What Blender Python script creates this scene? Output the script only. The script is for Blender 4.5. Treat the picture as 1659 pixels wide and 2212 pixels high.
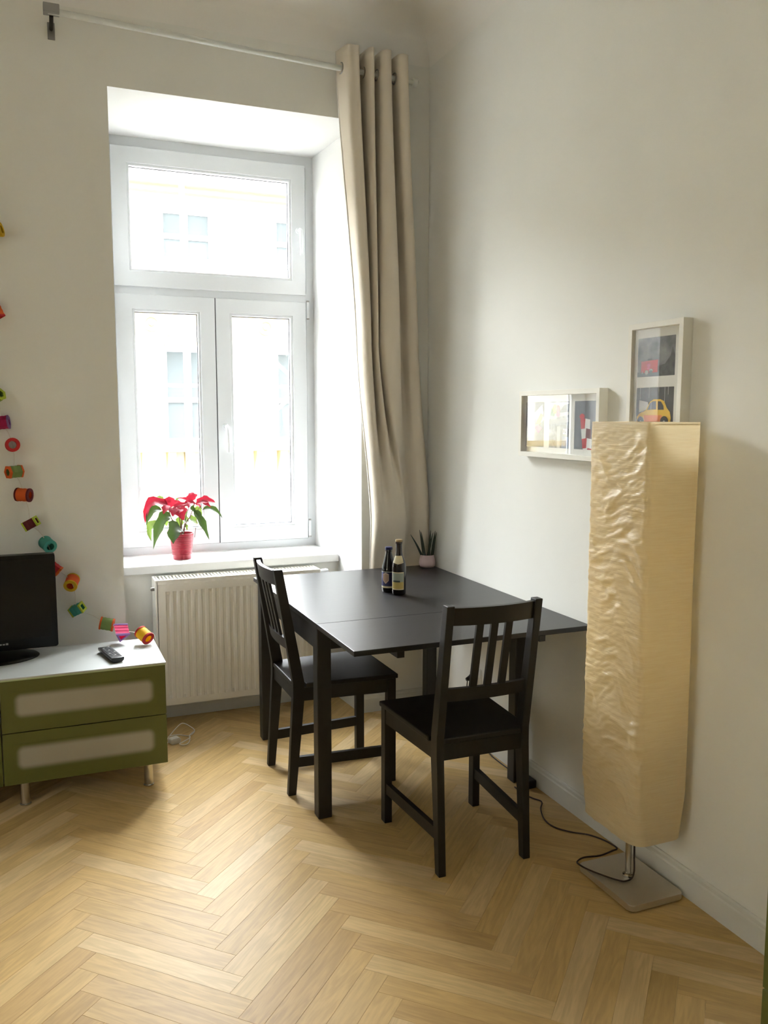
import bpy, bmesh, math, random
from mathutils import Vector, Matrix, noise
random.seed(7)
PI = math.pi
for o in list(bpy.data.objects): bpy.data.objects.remove(o, do_unlink=True)
scn = bpy.context.scene
COL = scn.collection

# ------------------------------------------------------------------ camera
F_PX, CAM = 1843.7, Vector((-1.8211, -3.883, 1.4872))
YAW, PITCH, ROLL = math.radians(22.22), math.radians(6.503), math.radians(0.014)
FWD = Vector((math.sin(YAW)*math.cos(PITCH), math.cos(YAW)*math.cos(PITCH), -math.sin(PITCH)))
RGT = Vector((math.cos(YAW), -math.sin(YAW), 0)); UPV = RGT.cross(FWD)
RGT, UPV = RGT*math.cos(ROLL)+UPV*math.sin(ROLL), UPV*math.cos(ROLL)-RGT*math.sin(ROLL)
cd = bpy.data.cameras.new('camera'); cam = bpy.data.objects.new('camera', cd); COL.objects.link(cam)
cd.sensor_fit = 'VERTICAL'; cd.sensor_height = 36.0; cd.lens = F_PX*36.0/2212.0; cd.clip_start = 0.05; cd.clip_end = 300
M = Matrix((RGT, UPV, -FWD)).transposed().to_4x4(); M.translation = CAM
cam.matrix_world = M; scn.camera = cam

# ------------------------------------------------------------------ sky, light, exposure
world = bpy.data.worlds.new('overcast_sky'); scn.world = world; world.use_nodes = True
wb = world.node_tree.nodes['Background']
wb.inputs[0].default_value = (0.93, 0.97, 1.0, 1); wb.inputs[1].default_value = 10.0
def portal(name, loc, sx, sz, rot):
    l = bpy.data.lights.new(name, 'AREA'); l.shape = 'RECTANGLE'; l.size = sx; l.size_y = sz
    l.cycles.is_portal = True
    o = bpy.data.objects.new(name, l); COL.objects.link(o); o.location = loc; o.rotation_euler = rot
    return o
portal('window_portal', (-0.916, 0.72, 1.80), 1.04, 2.06, (-PI/2, 0, 0))
portal('window_fill_portal', (-4.45, -3.45, 1.725), 1.65, 1.20, (0, -PI/2, 0))
vs = scn.view_settings
vs.view_transform = 'Standard'; vs.look = 'None'; vs.gamma = 1.0; vs.use_curve_mapping = False; vs.exposure = 2.58

# ------------------------------------------------------------------ helpers
def px(u, v, axis, val):
    """pixel (1659x2212 frame) -> point on the plane axis = val"""
    D = FWD + RGT*((u-829.5)/F_PX) - UPV*((v-1106)/F_PX)
    return CAM + D*((val-CAM[axis])/D[axis])
def lin(c):
    c = c/255.0
    return c/12.92 if c <= 0.04045 else ((c+0.055)/1.055)**2.4
def rgb(r, g, b): return (lin(r), lin(g), lin(b), 1)
MATS = {}
def mat(name, col, rough=0.5, metal=0.0, spec=0.5, bump=0.0, bscale=200.0, var=0.0, vscale=8.0, stretch=(1, 1, 1), coat=0.0):
    m = bpy.data.materials.new(name); m.use_nodes = True
    nt = m.node_tree; p = nt.nodes['Principled BSDF']
    p.inputs['Base Color'].default_value = col; p.inputs['Roughness'].default_value = rough
    p.inputs['Metallic'].default_value = metal; p.inputs['Specular IOR Level'].default_value = spec
    p.inputs['Coat Weight'].default_value = coat
    tc = nt.nodes.new('ShaderNodeTexCoord'); mp = nt.nodes.new('ShaderNodeMapping')
    mp.inputs['Scale'].default_value = stretch; nt.links.new(tc.outputs['Object'], mp.inputs[0])
    if var > 0:
        n = nt.nodes.new('ShaderNodeTexNoise'); n.inputs['Scale'].default_value = vscale; n.inputs['Detail'].default_value = 4
        nt.links.new(mp.outputs[0], n.inputs['Vector'])
        mx = nt.nodes.new('ShaderNodeMixRGB'); mx.blend_type = 'MULTIPLY'; mx.inputs[0].default_value = 1
        mx.inputs[1].default_value = col
        rp = nt.nodes.new('ShaderNodeMapRange'); rp.inputs['From Min'].default_value = .3; rp.inputs['From Max'].default_value = .7
        rp.inputs['To Min'].default_value = 1-var; rp.inputs['To Max'].default_value = 1+var
        nt.links.new(n.outputs[0], rp.inputs[0]); nt.links.new(rp.outputs[0], mx.inputs[2])
        nt.links.new(mx.outputs[0], p.inputs['Base Color'])
    if bump > 0:
        n2 = nt.nodes.new('ShaderNodeTexNoise'); n2.inputs['Scale'].default_value = bscale; n2.inputs['Detail'].default_value = 3
        nt.links.new(mp.outputs[0], n2.inputs['Vector'])
        b = nt.nodes.new('ShaderNodeBump'); b.inputs['Strength'].default_value = bump; b.inputs['Distance'].default_value = 0.002
        nt.links.new(n2.outputs[0], b.inputs['Height']); nt.links.new(b.outputs[0], p.inputs['Normal'])
    MATS[name] = m
    return m
def glass(name, ior=1.5, tint=(1, 1, 1, 1)):
    m = bpy.data.materials.new(name); m.use_nodes = True; nt = m.node_tree
    nt.nodes.remove(nt.nodes['Principled BSDF'])
    t = nt.nodes.new('ShaderNodeBsdfTransparent'); t.inputs[0].default_value = tint
    g = nt.nodes.new('ShaderNodeBsdfGlossy'); g.inputs['Roughness'].default_value = 0.0
    f = nt.nodes.new('ShaderNodeFresnel'); f.inputs[0].default_value = ior
    ge = nt.nodes.new('ShaderNodeNewGeometry'); mr = nt.nodes.new('ShaderNodeMapRange')   # same index on both faces of the sheet
    mr.inputs['To Min'].default_value = ior; mr.inputs['To Max'].default_value = 1/ior
    nt.links.new(ge.outputs['Backfacing'], mr.inputs[0]); nt.links.new(mr.outputs[0], f.inputs[0])
    mx = nt.nodes.new('ShaderNodeMixShader')
    nt.links.new(f.outputs[0], mx.inputs[0]); nt.links.new(t.outputs[0], mx.inputs[1]); nt.links.new(g.outputs[0], mx.inputs[2])
    nt.links.new(mx.outputs[0], nt.nodes['Material Output'].inputs[0])
    MATS[name] = m
    return m
def empty(name, label, cat, loc=(0, 0, 0), rotz=0.0, group=None, kind=None):
    o = bpy.data.objects.new(name, None); COL.objects.link(o); o.location = loc; o.rotation_euler = (0, 0, rotz)
    o.empty_display_size = .05
    return tag(o, label, cat, group, kind)
def tag(o, label=None, cat=None, group=None, kind=None):
    if label: o['label'] = label
    if cat: o['category'] = cat
    if group: o['group'] = group
    if kind: o['kind'] = kind
    return o
def obj(name, bm, m, parent=None, smooth=None, label=None, kind=None, bevel=0.0, seg=2):
    if bevel > 0:
        bmesh.ops.bevel(bm, geom=bm.edges[:], offset=bevel, segments=seg, affect='EDGES', clamp_overlap=True, profile=.5)
    bmesh.ops.recalc_face_normals(bm, faces=bm.faces[:])
    me = bpy.data.meshes.new(name); bm.to_mesh(me); bm.free()
    for mm in (m if isinstance(m, (list, tuple)) else [m]): me.materials.append(MATS[mm] if isinstance(mm, str) else mm)
    o = bpy.data.objects.new(name, me); COL.objects.link(o)
    if parent is not None: o.parent = parent
    if smooth is not None:
        me.polygons.foreach_set('use_smooth', [True]*len(me.polygons))
        try: me.set_sharp_from_angle(angle=math.radians(smooth))
        except Exception: pass
    return tag(o, label, None, None, kind)
def B(): return bmesh.new()
def box(bm, x0, x1, y0, y1, z0, z1, mi=0):
    v = [bm.verts.new(p) for p in [(x0,y0,z0),(x1,y0,z0),(x1,y1,z0),(x0,y1,z0),(x0,y0,z1),(x1,y0,z1),(x1,y1,z1),(x0,y1,z1)]]
    for f in [(0,3,2,1),(4,5,6,7),(0,1,5,4),(1,2,6,5),(2,3,7,6),(3,0,4,7)]:
        bm.faces.new([v[i] for i in f]).material_index = mi
    return bm
def bx(*a): return box(B(), *a)
def hexa(bm, lo, hi):
    """loft between two 4-point loops"""
    a = [bm.verts.new(p) for p in lo]; b = [bm.verts.new(p) for p in hi]
    bm.faces.new(a[::-1]); bm.faces.new(b)
    for i in range(4): bm.faces.new([a[i], a[(i+1) % 4], b[(i+1) % 4], b[i]])
    return bm
def prism(bm, pts, axis, a, b, mi=0):
    """polygon (2d) extruded along axis from a to b; 2d coords are the other two axes in order"""
    def P3(p, t):
        q = list(p); q.insert(axis, t); return q
    A = [bm.verts.new(P3(p, a)) for p in pts]; C = [bm.verts.new(P3(p, b)) for p in pts]
    bm.faces.new(A[::-1]).material_index = mi; bm.faces.new(C).material_index = mi
    n = len(pts)
    for i in range(n): bm.faces.new([A[i], A[(i+1) % n], C[(i+1) % n], C[i]]).material_index = mi
    return bm
def lathe(bm, prof, seg=24, c=(0, 0, 0), cap0=True, cap1=True, axis=None, mi=0):
    R = Matrix.Identity(3)
    if axis is not None: R = Vector((0, 0, 1)).rotation_difference(Vector(axis).normalized()).to_matrix()
    c = Vector(c); rings = []
    for r, z in prof:
        rings.append([bm.verts.new(c + R @ Vector((r*math.cos(2*PI*i/seg), r*math.sin(2*PI*i/seg), z))) for i in range(seg)])
    for a, b in zip(rings, rings[1:]):
        for i in range(seg): bm.faces.new([a[i], a[(i+1) % seg], b[(i+1) % seg], b[i]]).material_index = mi
    if cap0: bm.faces.new(rings[0][::-1]).material_index = mi
    if cap1: bm.faces.new(rings[-1]).material_index = mi
    return bm
def smoothpts(pts, n=6):
    pts = [Vector(p) for p in pts]; out = []
    for i in range(len(pts)-1):
        p0 = pts[max(i-1, 0)]; p1 = pts[i]; p2 = pts[i+1]; p3 = pts[min(i+2, len(pts)-1)]
        for k in range(n):
            t = k/n
            out.append(0.5*((2*p1)+(p2-p0)*t+(2*p0-5*p1+4*p2-p3)*t*t+(3*p1-p0-3*p2+p3)*t**3))
    out.append(pts[-1]); return out
def tube(bm, pts, r, seg=8, mi=0):
    pts = [Vector(p) for p in pts]; n = len(pts)
    rr = r if isinstance(r, (list, tuple)) else [r]*n
    t0 = (pts[1]-pts[0]).normalized(); up = Vector((0, 0, 1)) if abs(t0.z) < .9 else Vector((1, 0, 0))
    nrm = t0.cross(up).normalized(); rings = []
    for i in range(n):
        t = (pts[min(i+1, n-1)]-pts[max(i-1, 0)]).normalized()
        nrm = (nrm - t*nrm.dot(t)).normalized(); bn = t.cross(nrm)
        rings.append([bm.verts.new(pts[i]+(nrm*math.cos(2*PI*k/seg)+bn*math.sin(2*PI*k/seg))*rr[i]) for k in range(seg)])
    for a, b in zip(rings, rings[1:]):
        for k in range(seg): bm.faces.new([a[k], a[(k+1) % seg], b[(k+1) % seg], b[k]]).material_index = mi
    bm.faces.new(rings[0][::-1]).material_index = mi; bm.faces.new(rings[-1]).material_index = mi
    return bm
def frame_bm(bm, axis, x0, x1, z0, z1, wl, wr, wb_, wt, a, b):
    """rectangular frame with a hole, extruded from a to b along axis (axis 1: coords x,z; axis 0: coords y,z)"""
    def P3(p, t):
        q = list(p); q.insert(axis, t); return q
    o = [(x0, z0), (x1, z0), (x1, z1), (x0, z1)]; i = [(x0+wl, z0+wb_), (x1-wr, z0+wb_), (x1-wr, z1-wt), (x0+wl, z1-wt)]
    V = {}
    for k, t in enumerate((a, b)):
        V[k] = ([bm.verts.new(P3(p, t)) for p in o], [bm.verts.new(P3(p, t)) for p in i])
    for j in range(4):
        k = (j+1) % 4
        bm.faces.new([V[0][0][j], V[0][0][k], V[0][1][k], V[0][1][j]])
        bm.faces.new([V[1][0][j], V[1][1][j], V[1][1][k], V[1][0][k]])
        bm.faces.new([V[0][0][j], V[1][0][j], V[1][0][k], V[0][0][k]])
        bm.faces.new([V[0][1][j], V[0][1][k], V[1][1][k], V[1][1][j]])
    return bm
def rrect(x0, x1, z0, z1, r, n=5):
    out = []
    for cx, cz, a0 in [(x1-r, z0+r, -PI/2), (x1-r, z1-r, 0), (x0+r, z1-r, PI/2), (x0+r, z0+r, PI)]:
        for k in range(n+1):
            a = a0+PI/2*k/n; out.append((cx+r*math.cos(a), cz+r*math.sin(a)))
    return out
def copy_tree(o, parent=None):
    c = o.copy(); COL.objects.link(c)
    if parent is not None: c.parent = parent
    for ch in list(o.children): copy_tree(ch, c)
    return c

# ------------------------------------------------------------------ materials
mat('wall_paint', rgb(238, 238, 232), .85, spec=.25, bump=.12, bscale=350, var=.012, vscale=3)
mat('ceiling_paint', rgb(242, 240, 234), .9, spec=.2)
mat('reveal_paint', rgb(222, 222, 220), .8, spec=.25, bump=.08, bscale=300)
mat('trim_white', rgb(226, 226, 220), .45)
mat('pvc_white', rgb(212, 215, 217), .35)
mat('sill_white', rgb(228, 228, 226), .4)
mat('gasket', rgb(70, 72, 76), .7)
mat('steel', rgb(150, 148, 144), .35, metal=1.0)
mat('radiator_white', rgb(240, 237, 228), .4)
mat('black_wood', rgb(24, 22, 22), .46, bump=.10, bscale=120, stretch=(1, 1, .15), var=.15, vscale=40)
mat('black_top', rgb(26, 25, 27), .34, bump=.06, bscale=220, stretch=(.08, 1, 1), var=.2, vscale=30)
mat('chrome', rgb(200, 198, 194), .25, metal=1.0)
mat('base_metal', rgb(206, 200, 190), .48, metal=1.0)
mat('black_plastic', rgb(16, 16, 18), .35)
mat('tv_black', rgb(9, 9, 11), .4, spec=.25)
mat('dark_rubber', rgb(28, 24, 22), .6)
mat('cord_brown', rgb(52, 34, 24), .6)
mat('cord_white', rgb(226, 222, 212), .5)
mat('print_grey', rgb(150, 150, 148), .5)
mat('curtain_cloth', rgb(224, 214, 197), .9, spec=.1, bump=.15, bscale=900)
mat('curtain_lining', rgb(232, 228, 218), .9, spec=.1)
mat('rod_white', rgb(214, 216, 210), .4)
mat('green_paint', rgb(88, 92, 36), .45, var=.05, vscale=5)
mat('glass_edge', rgb(176, 192, 150), .4)
mat('cabinet_white', rgb(184, 188, 186), .5)
mat('frame_white', rgb(238, 236, 226), .5)
mat('mat_board', rgb(240, 240, 234), .8)
mat('pot_red', rgb(150, 18, 40), .3)
mat('pot_pink', rgb(206, 182, 182), .5)
mat('soil', rgb(42, 32, 24), .95, bump=.5, bscale=60)
mat('bottle_brown', rgb(26, 14, 10), .12)
mat('bottle_dark', rgb(14, 14, 14), .12)
mat('cap_blue', rgb(30, 32, 84), .35)
mat('cap_gold', rgb(150, 128, 92), .35, metal=.6)
mat('facade_paint', rgb(182, 180, 172), .9)
mat('facade_cream', rgb(166, 148, 108), .9)
mat('facade_red', rgb(176, 112, 106), .9)
mat('facade_white', rgb(212, 212, 208), .8)
mat('facade_roof', rgb(214, 208, 204), .9)
mat('facade_glass', rgb(80, 86, 91), .4, spec=.05)
mat('asphalt', rgb(90, 90, 90), .9)
mat('pavement', rgb(150, 148, 144), .9)
glass('pane_glass', 1.45)
glass('picture_glass', 1.5)
def leafmat(name, col, tr):
    m = mat(name, col, .5, var=.18, vscale=40)
    nt = m.node_tree; p = nt.nodes['Principled BSDF']
    t = nt.nodes.new('ShaderNodeBsdfTranslucent'); t.inputs[0].default_value = tr
    mx = nt.nodes.new('ShaderNodeMixShader'); mx.inputs[0].default_value = .25
    nt.links.new(p.outputs[0], mx.inputs[1]); nt.links.new(t.outputs[0], mx.inputs[2])
    nt.links.new(mx.outputs[0], nt.nodes['Material Output'].inputs[0])
leafmat('bract_red', rgb(138, 16, 44), rgb(170, 30, 50))
leafmat('leaf_green', rgb(38, 56, 34), rgb(74, 100, 40))
leafmat('leaf_light', rgb(66, 88, 40), rgb(112, 134, 54))
mat('stem_brown', rgb(92, 62, 40), .6)
mat('snake_leaf', rgb(44, 58, 46), .5, var=.3, vscale=60)

def oak():
    m = bpy.data.materials.new('oak_parquet'); m.use_nodes = True; nt = m.node_tree; p = nt.nodes['Principled BSDF']
    N = nt.nodes.new; L = nt.links.new
    tc = N('ShaderNodeTexCoord'); oi = N('ShaderNodeObjectInfo'); ge = N('ShaderNodeNewGeometry')
    add = N('ShaderNodeMath'); add.operation = 'ADD'; L(oi.outputs['Random'], add.inputs[0]); L(ge.outputs['Random Per Island'], add.inputs[1])
    fr = N('ShaderNodeMath'); fr.operation = 'FRACT'; L(add.outputs[0], fr.inputs[0])
    mul = N('ShaderNodeMath'); mul.operation = 'MULTIPLY'; mul.inputs[1].default_value = 57.0; L(fr.outputs[0], mul.inputs[0])
    mp = N('ShaderNodeMapping'); mp.inputs['Scale'].default_value = (1.6, 14, 14); L(tc.outputs['Object'], mp.inputs[0])
    cv = N('ShaderNodeCombineXYZ'); L(mul.outputs[0], cv.inputs[0]); L(mul.outputs[0], cv.inputs[1]); L(cv.outputs[0], mp.inputs['Location'])
    n1 = N('ShaderNodeTexNoise'); n1.inputs['Scale'].default_value = 1.3; n1.inputs['Detail'].default_value = 3; n1.inputs['Distortion'].default_value = 1.2; L(mp.outputs[0], n1.inputs['Vector'])
    w = N('ShaderNodeMath'); w.operation = 'MULTIPLY'; w.inputs[1].default_value = 26; L(n1.outputs[0], w.inputs[0])
    s = N('ShaderNodeMath'); s.operation = 'SINE'; L(w.outputs[0], s.inputs[0])
    n2 = N('ShaderNodeTexNoise'); n2.inputs['Scale'].default_value = 9; n2.inputs['Detail'].default_value = 6; L(mp.outputs[0], n2.inputs['Vector'])
    base = N('ShaderNodeValToRGB'); L(fr.outputs[0], base.inputs[0])
    e = base.color_ramp.elements; e[0].position = 0; e[0].color = rgb(192, 160, 102); e[1].position = 1; e[1].color = rgb(210, 180, 126)
    for pos, c in ((.18, rgb(204, 172, 116)), (.4, rgb(200, 166, 106)), (.6, rgb(214, 186, 138)), (.8, rgb(188, 154, 98))):
        k = e.new(pos); k.color = c
    g1 = N('ShaderNodeMapRange'); L(s.outputs[0], g1.inputs[0]); g1.inputs['From Min'].default_value = -1; g1.inputs['To Min'].default_value = .90; g1.inputs['To Max'].default_value = 1.03
    g2 = N('ShaderNodeMapRange'); L(n2.outputs[0], g2.inputs[0]); g2.inputs['From Min'].default_value = .3; g2.inputs['From Max'].default_value = .7; g2.inputs['To Min'].default_value = .92; g2.inputs['To Max'].default_value = 1.05
    mm = N('ShaderNodeMath'); mm.operation = 'MULTIPLY'; L(g1.outputs[0], mm.inputs[0]); L(g2.outputs[0], mm.inputs[1])
    mx = N('ShaderNodeMixRGB'); mx.blend_type = 'MULTIPLY'; mx.inputs[0].default_value = 1; L(base.outputs[0], mx.inputs[1]); L(mm.outputs[0], mx.inputs[2])
    L(mx.outputs[0], p.inputs['Base Color'])
    p.inputs['Roughness'].default_value = .46; p.inputs['Specular IOR Level'].default_value = .22
    b = N('ShaderNodeBump'); b.inputs['Strength'].default_value = .05; b.inputs['Distance'].default_value = .002; L(n2.outputs[0], b.inputs['Height']); L(b.outputs[0], p.inputs['Normal'])
    MATS['oak'] = m
oak()

# ================================================================== ROOM SHELL
RW = (-4.05, -2.85, .90, 2.55)          # opening (y, z) of the added fill-light window, in the left wall
XL, YB, ZC = -4.3, -4.9, 3.30           # left wall, wall behind the camera, ceiling
JL, JR, JLN, JRN = -1.4786, -0.3536, -1.434, -0.398    # niche sides at the wall face and (splayed) at the window
ND, WT, NB, SZ = 0.6256, 2.8435, 0.305, 0.766          # window depth, reveal top, niche back, sill top
floor = tag(empty('floor', 'oak herringbone parquet floor of the room', None, kind='structure'))
del_keys = None
PL, PW = 0.5055, 0.0701
def plank_bm():
    bm = B(); g = .00015
    x0, x1, y0, y1 = -PL/2+g, PL/2-g, -PW/2+g, PW/2-g; c = .0004
    lo = [(x0, y0, -.015), (x1, y0, -.015), (x1, y1, -.015), (x0, y1, -.015)]
    m1 = [(x, y, -c) for x, y, _ in lo]
    hi = [(x0+c, y0+c, 0), (x1-c, y0+c, 0), (x1-c, y1-c, 0), (x0+c, y1-c, 0)]
    R = [[bm.verts.new(p) for p in r] for r in (lo, m1, hi)]
    bm.faces.new(R[0][::-1]); bm.faces.new(R[2])
    for a, b in ((0, 1), (1, 2)):
        for i in range(4): bm.faces.new([R[a][i], R[a][(i+1) % 4], R[b][(i+1) % 4], R[b][i]])
    return bm
tmp = obj('plank', plank_bm(), 'oak', floor); plank_mesh = tmp.data; bpy.data.objects.remove(tmp)
HX, SY = PL/math.sqrt(2), PW*math.sqrt(2)
X0F, Y0F = -1.3895, -1.4360      # one joint of the zigzag, read off the photograph
near, far = [], []
rs = random.Random(3)
for i in range(-10, 6):
    for k in range(-60, 60):
        down = (i % 2 != 0)      # columns alternate in direction
        cx = X0F + (i+.5)*HX
        cy = Y0F + k*SY + (HX/2 + (SY/4 if down else -SY/4))
        cx2 = cx + (PW/2/math.sqrt(2))*0
        if cx < XL-.2 or cx > .2 or cy < YB-.2 or cy > .50: continue
        if cy > .2 and not (JL-.2 < cx < JR+.2): continue
        ang = -PI/4 if down else PI/4
        if rs.random() < .5: ang += PI
        v = Vector((cx, cy, 0))-CAM; w = v.dot(FWD)
        inview = False
        if w > .3:
            u_ = 829.5+F_PX*v.dot(RGT)/w; v_ = 1106-F_PX*v.dot(UPV)/w
            inview = -160 < u_ < 1820 and v_ < 2420
        (near if inview else far).append((w, cx, cy, ang))
near.sort()
far += near[296:]; near = near[:296]
for _, cx, cy, ang in near:
    o = bpy.data.objects.new('plank', plank_mesh); COL.objects.link(o); o.parent = floor
    o.location = (cx, cy, 0); o.rotation_euler = (0, 0, ang)
bm = B()
for _, cx, cy, ang in far:
    bm2 = plank_bm(); bm2.transform(Matrix.Translation((cx, cy, 0)) @ Matrix.Rotation(ang, 4, 'Z'))
    me = bpy.data.meshes.new('t'); bm2.to_mesh(me); bm2.free(); bm.from_mesh(me); bpy.data.meshes.remove(me)
obj('outlying_planks', bm, 'oak', floor, kind='stuff')
obj('subfloor', bx(XL, 0, YB, .3, -.05, -.0152), 'asphalt', floor)

def struct(name, bm, m, label, **k):
    o = obj(name, bm, m, **k); return tag(o, label, kind='structure')
# window wall with its niche: front face pieces and a deep body on each side
bm = B(); DY = ND+.12
def pier(a0, b0, a1, b1): hexa(bm, [(a0, 0, 0), (b0, 0, 0), (b1, DY, 0), (a1, DY, 0)], [(a0, 0, 3.5), (b0, 0, 3.5), (b1, DY, 3.5), (a1, DY, 3.5)])
pier(XL-.3, JL, XL-.3, JLN); pier(JR, .3, JRN, .3)
for dx in (0,):
    hexa(bm, [(JL+dx, 0, WT), (JR+dx, 0, WT), (JRN+dx, DY, WT-.003), (JLN+dx, DY, WT-.003)], [(JL+dx, 0, 3.5), (JR+dx, 0, 3.5), (JRN+dx, DY, 3.5), (JLN+dx, DY, 3.5)])
    box(bm, JL-.02+dx, JR+.02+dx, NB, DY, 0, SZ-.042)
bmesh.ops.remove_doubles(bm, verts=bm.verts[:], dist=1e-5)
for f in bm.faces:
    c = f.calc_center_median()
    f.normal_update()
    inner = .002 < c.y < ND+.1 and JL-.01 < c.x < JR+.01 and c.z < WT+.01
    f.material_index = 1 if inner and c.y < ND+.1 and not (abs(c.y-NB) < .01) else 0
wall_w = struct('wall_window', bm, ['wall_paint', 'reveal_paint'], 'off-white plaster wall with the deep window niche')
struct('wall_right', bx(0, .3, YB-.3, 0, 0, 3.5), 'wall_paint', 'off-white plaster wall with the two framed pictures')
bm = frame_bm(B(), 0, YB-.3, 0, 0, 3.5, RW[0]-YB+.3, -RW[1], RW[2], 3.5-RW[3], XL-.3, XL)
struct('wall_left', bm, 'wall_paint', 'off-white side wall out of view')
struct('wall_rear', bx(XL, 0, YB-.3, YB, 0, 3.5), 'wall_paint', 'off-white wall behind the viewpoint')
struct('ceiling', bx(XL-.3, .3, YB-.3, .75, ZC, ZC+.2), 'ceiling_paint', 'white plaster ceiling')
bm = B(); RC = .17; rows = []
for k in range(9):
    a = PI/2*k/8; d = RC*(1-math.cos(a)) if False else RC*(1-math.sin(a)); h = RC*(1-math.cos(a))
    # quarter circle from the wall (d=0) to the ceiling (h=0), concave to the room
    d = RC*(1-math.cos(a)); h = RC*(1-math.sin(a))
    rows.append([bm.verts.new(p) for p in [(XL, -d, ZC-h), (-d, -d, ZC-h), (-d, YB, ZC-h)]])
for a, b in zip(rows, rows[1:]):
    for i in range(2): bm.faces.new([a[i], a[i+1], b[i+1], b[i]])
struct('trim_1', bm, 'ceiling_paint', 'rounded plaster cove between walls and ceiling', smooth=60)
def baseb(name, p0, p1, n, label, h=.09, t=.012):
    """baseboard from p0 to p1 (2d), n = unit normal into the room"""
    bm = B(); prof = [(0, 0), (t, 0), (t, h-.022), (t*.75, h-.016), (t*.75, h-.006), (t*.45, h), (0, h)]
    R = [[bm.verts.new((p[0]+n[0]*d, p[1]+n[1]*d, z)) for d, z in prof] for p in (p0, p1)]
    k = len(prof)
    for i in range(k): bm.faces.new([R[0][i], R[0][(i+1) % k], R[1][(i+1) % k], R[1][i]])
    bm.faces.new(R[0][::-1]); bm.faces.new(R[1])
    return struct(name, bm, 'trim_white', label)
baseb('baseboard_right', (0, YB), (0, 0), (-1, 0), 'white baseboard along the picture wall')
baseb('baseboard_window', (JR, 0), (0, 0), (0, -1), 'white baseboard on the window wall beside the corner')
baseb('baseboard_window_left', (XL, 0), (JL, 0), (0, -1), 'white baseboard on the window wall behind the green cabinet')
sx, sy = JRN-JR, ND; sl = math.hypot(sx, sy)
tN = NB/ND
baseb('baseboard_niche_side', (JR, -.012), (JR+sx*tN, NB), (-sy/sl, sx/sl), 'white baseboard on the side of the window niche')
baseb('baseboard_niche', (JL+.01, NB), (JR-.02, NB), (0, -1), 'white baseboard at the back of the niche below the radiator')

# ------------------------------------------------------------------ window
win = empty('window_1', 'white three-sash window with deep sill in the niche', None, kind='structure')
YF, YS = .628, .612
obj('window_frame', frame_bm(B(), 1, JLN-.02, JRN+.02, SZ-.01, WT, .05, .055, .05, .06, YF, YF+.075), 'pvc_white', win, bevel=.002)
obj('transom', bx(-1.41, -.43, YF-.001, YF+.07, 2.075, 2.135), 'pvc_white', win)
obj('mullion', bx(-.955, -.895, YF+.002, YF+.07, .80, 2.10), 'pvc_white', win)
def sash(x0, x1, z0, z1, gx0, gx1, gz0, gz1, handle=None):
    s = obj('sash', frame_bm(B(), 1, x0, x1, z0, z1, gx0-x0, x1-gx1, gz0-z0, z1-gz1, YS, YS+.07), 'pvc_white', win, bevel=.0025)
    b = .011
    obj('glazing_bead', frame_bm(B(), 1, gx0+.0002, gx1-.0002, gz0+.0002, gz1-.0002, b, b, b, b, YS+.006, YS+.028), 'pvc_white', s, bevel=.0015)
    obj('gasket_strip', frame_bm(B(), 1, gx0+b, gx1-b, gz0+b, gz1-b, .004, .004, .004, .004, YS+.0285, YS+.036), 'gasket', s)
    obj('pane', bx(gx0+b, gx1-b, YS+.030, YS+.034, gz0+b, gz1-b), 'pane_glass', s)
    if handle:
        hx, hz, L, tilt = handle
        h = obj('handle', lathe(B(), [(.016, 0), (.016, .008), (.013, .011)], 16, (hx, YS, hz), axis=(0, -1, 0)), 'pvc_white', s, smooth=40)
        bm = B()
        pts = smoothpts([(hx, YS-.005, hz), (hx, YS-.040, hz), (hx+tilt*.1, YS-.050, hz-.018), (hx+tilt*.5, YS-.052, hz-L*.5), (hx+tilt, YS-.044, hz-L)], 5)
        n = len(pts); tube(bm, pts, [.0085]*6+[.0085+.0025*math.sin(PI*i/(n-6)) for i in range(n-6)], 10)
        obj('lever', bm, 'pvc_white', h, smooth=60)
    return s
sash(-1.4235, -.439, 2.123, 2.792, -1.3478, -.5145, 2.198, 2.7145, (-.4765, 2.455, .13, .004))
sash(-1.4235, -.9295, .8085, 2.0855, -1.341, -1.0049, .8855, 2.0125)
sash(-.9245, -.4375, .8085, 2.0855, -.850, -.5125, .8855, 2.0108, (-.886, 1.425, .135, .006))
obj('sash_gap', bx(-.9293, -.9247, YS+.004, YS+.03, .8085, 2.0855), 'gasket', win)
for z in (2.045, .865):
    h = obj('hinge', lathe(B(), [(.0075, -.042), (.0075, .042)], 12, (-.4285, YS-.003, z)), 'pvc_white', win, smooth=50)
    for dz in (-.046, .046):
        obj('hinge_cap', lathe(B(), [(.0072, -.004), (.0072, .004)], 12, (-.4285, YS-.003, z+dz)), 'steel', h, smooth=50)
tX = lambda y: JR+(JRN-JR)*y/ND
SF = .283
bm = B()
hexa(bm, [(JL+.002, SF, SZ-.041), (tX(SF)-.0005, SF, SZ-.041), (JRN-.0005, ND+.05, SZ-.041), (JLN, ND+.05, SZ-.041)],
     [(JL+.002, SF, SZ), (tX(SF)-.0005, SF, SZ), (JRN-.0005, ND+.05, SZ), (JLN, ND+.05, SZ)])
obj('window_sill', bm, 'sill_white', win, bevel=.004, label='white window sill board')

# unseen window added in the left wall to give fill light
win_fill = empty('window_fill', 'white window added in the left wall out of view for fill light', None, kind='structure')
obj('window_frame', frame_bm(B(), 0, RW[0], RW[1], RW[2], RW[3], .05, .05, .05, .05, XL-.2, XL-.13), 'pvc_white', win_fill)
obj('pane', bx(XL-.168, XL-.164, RW[0]+.05, RW[1]-.05, RW[2]+.05, RW[3]-.05), 'pane_glass', win_fill)

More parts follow.
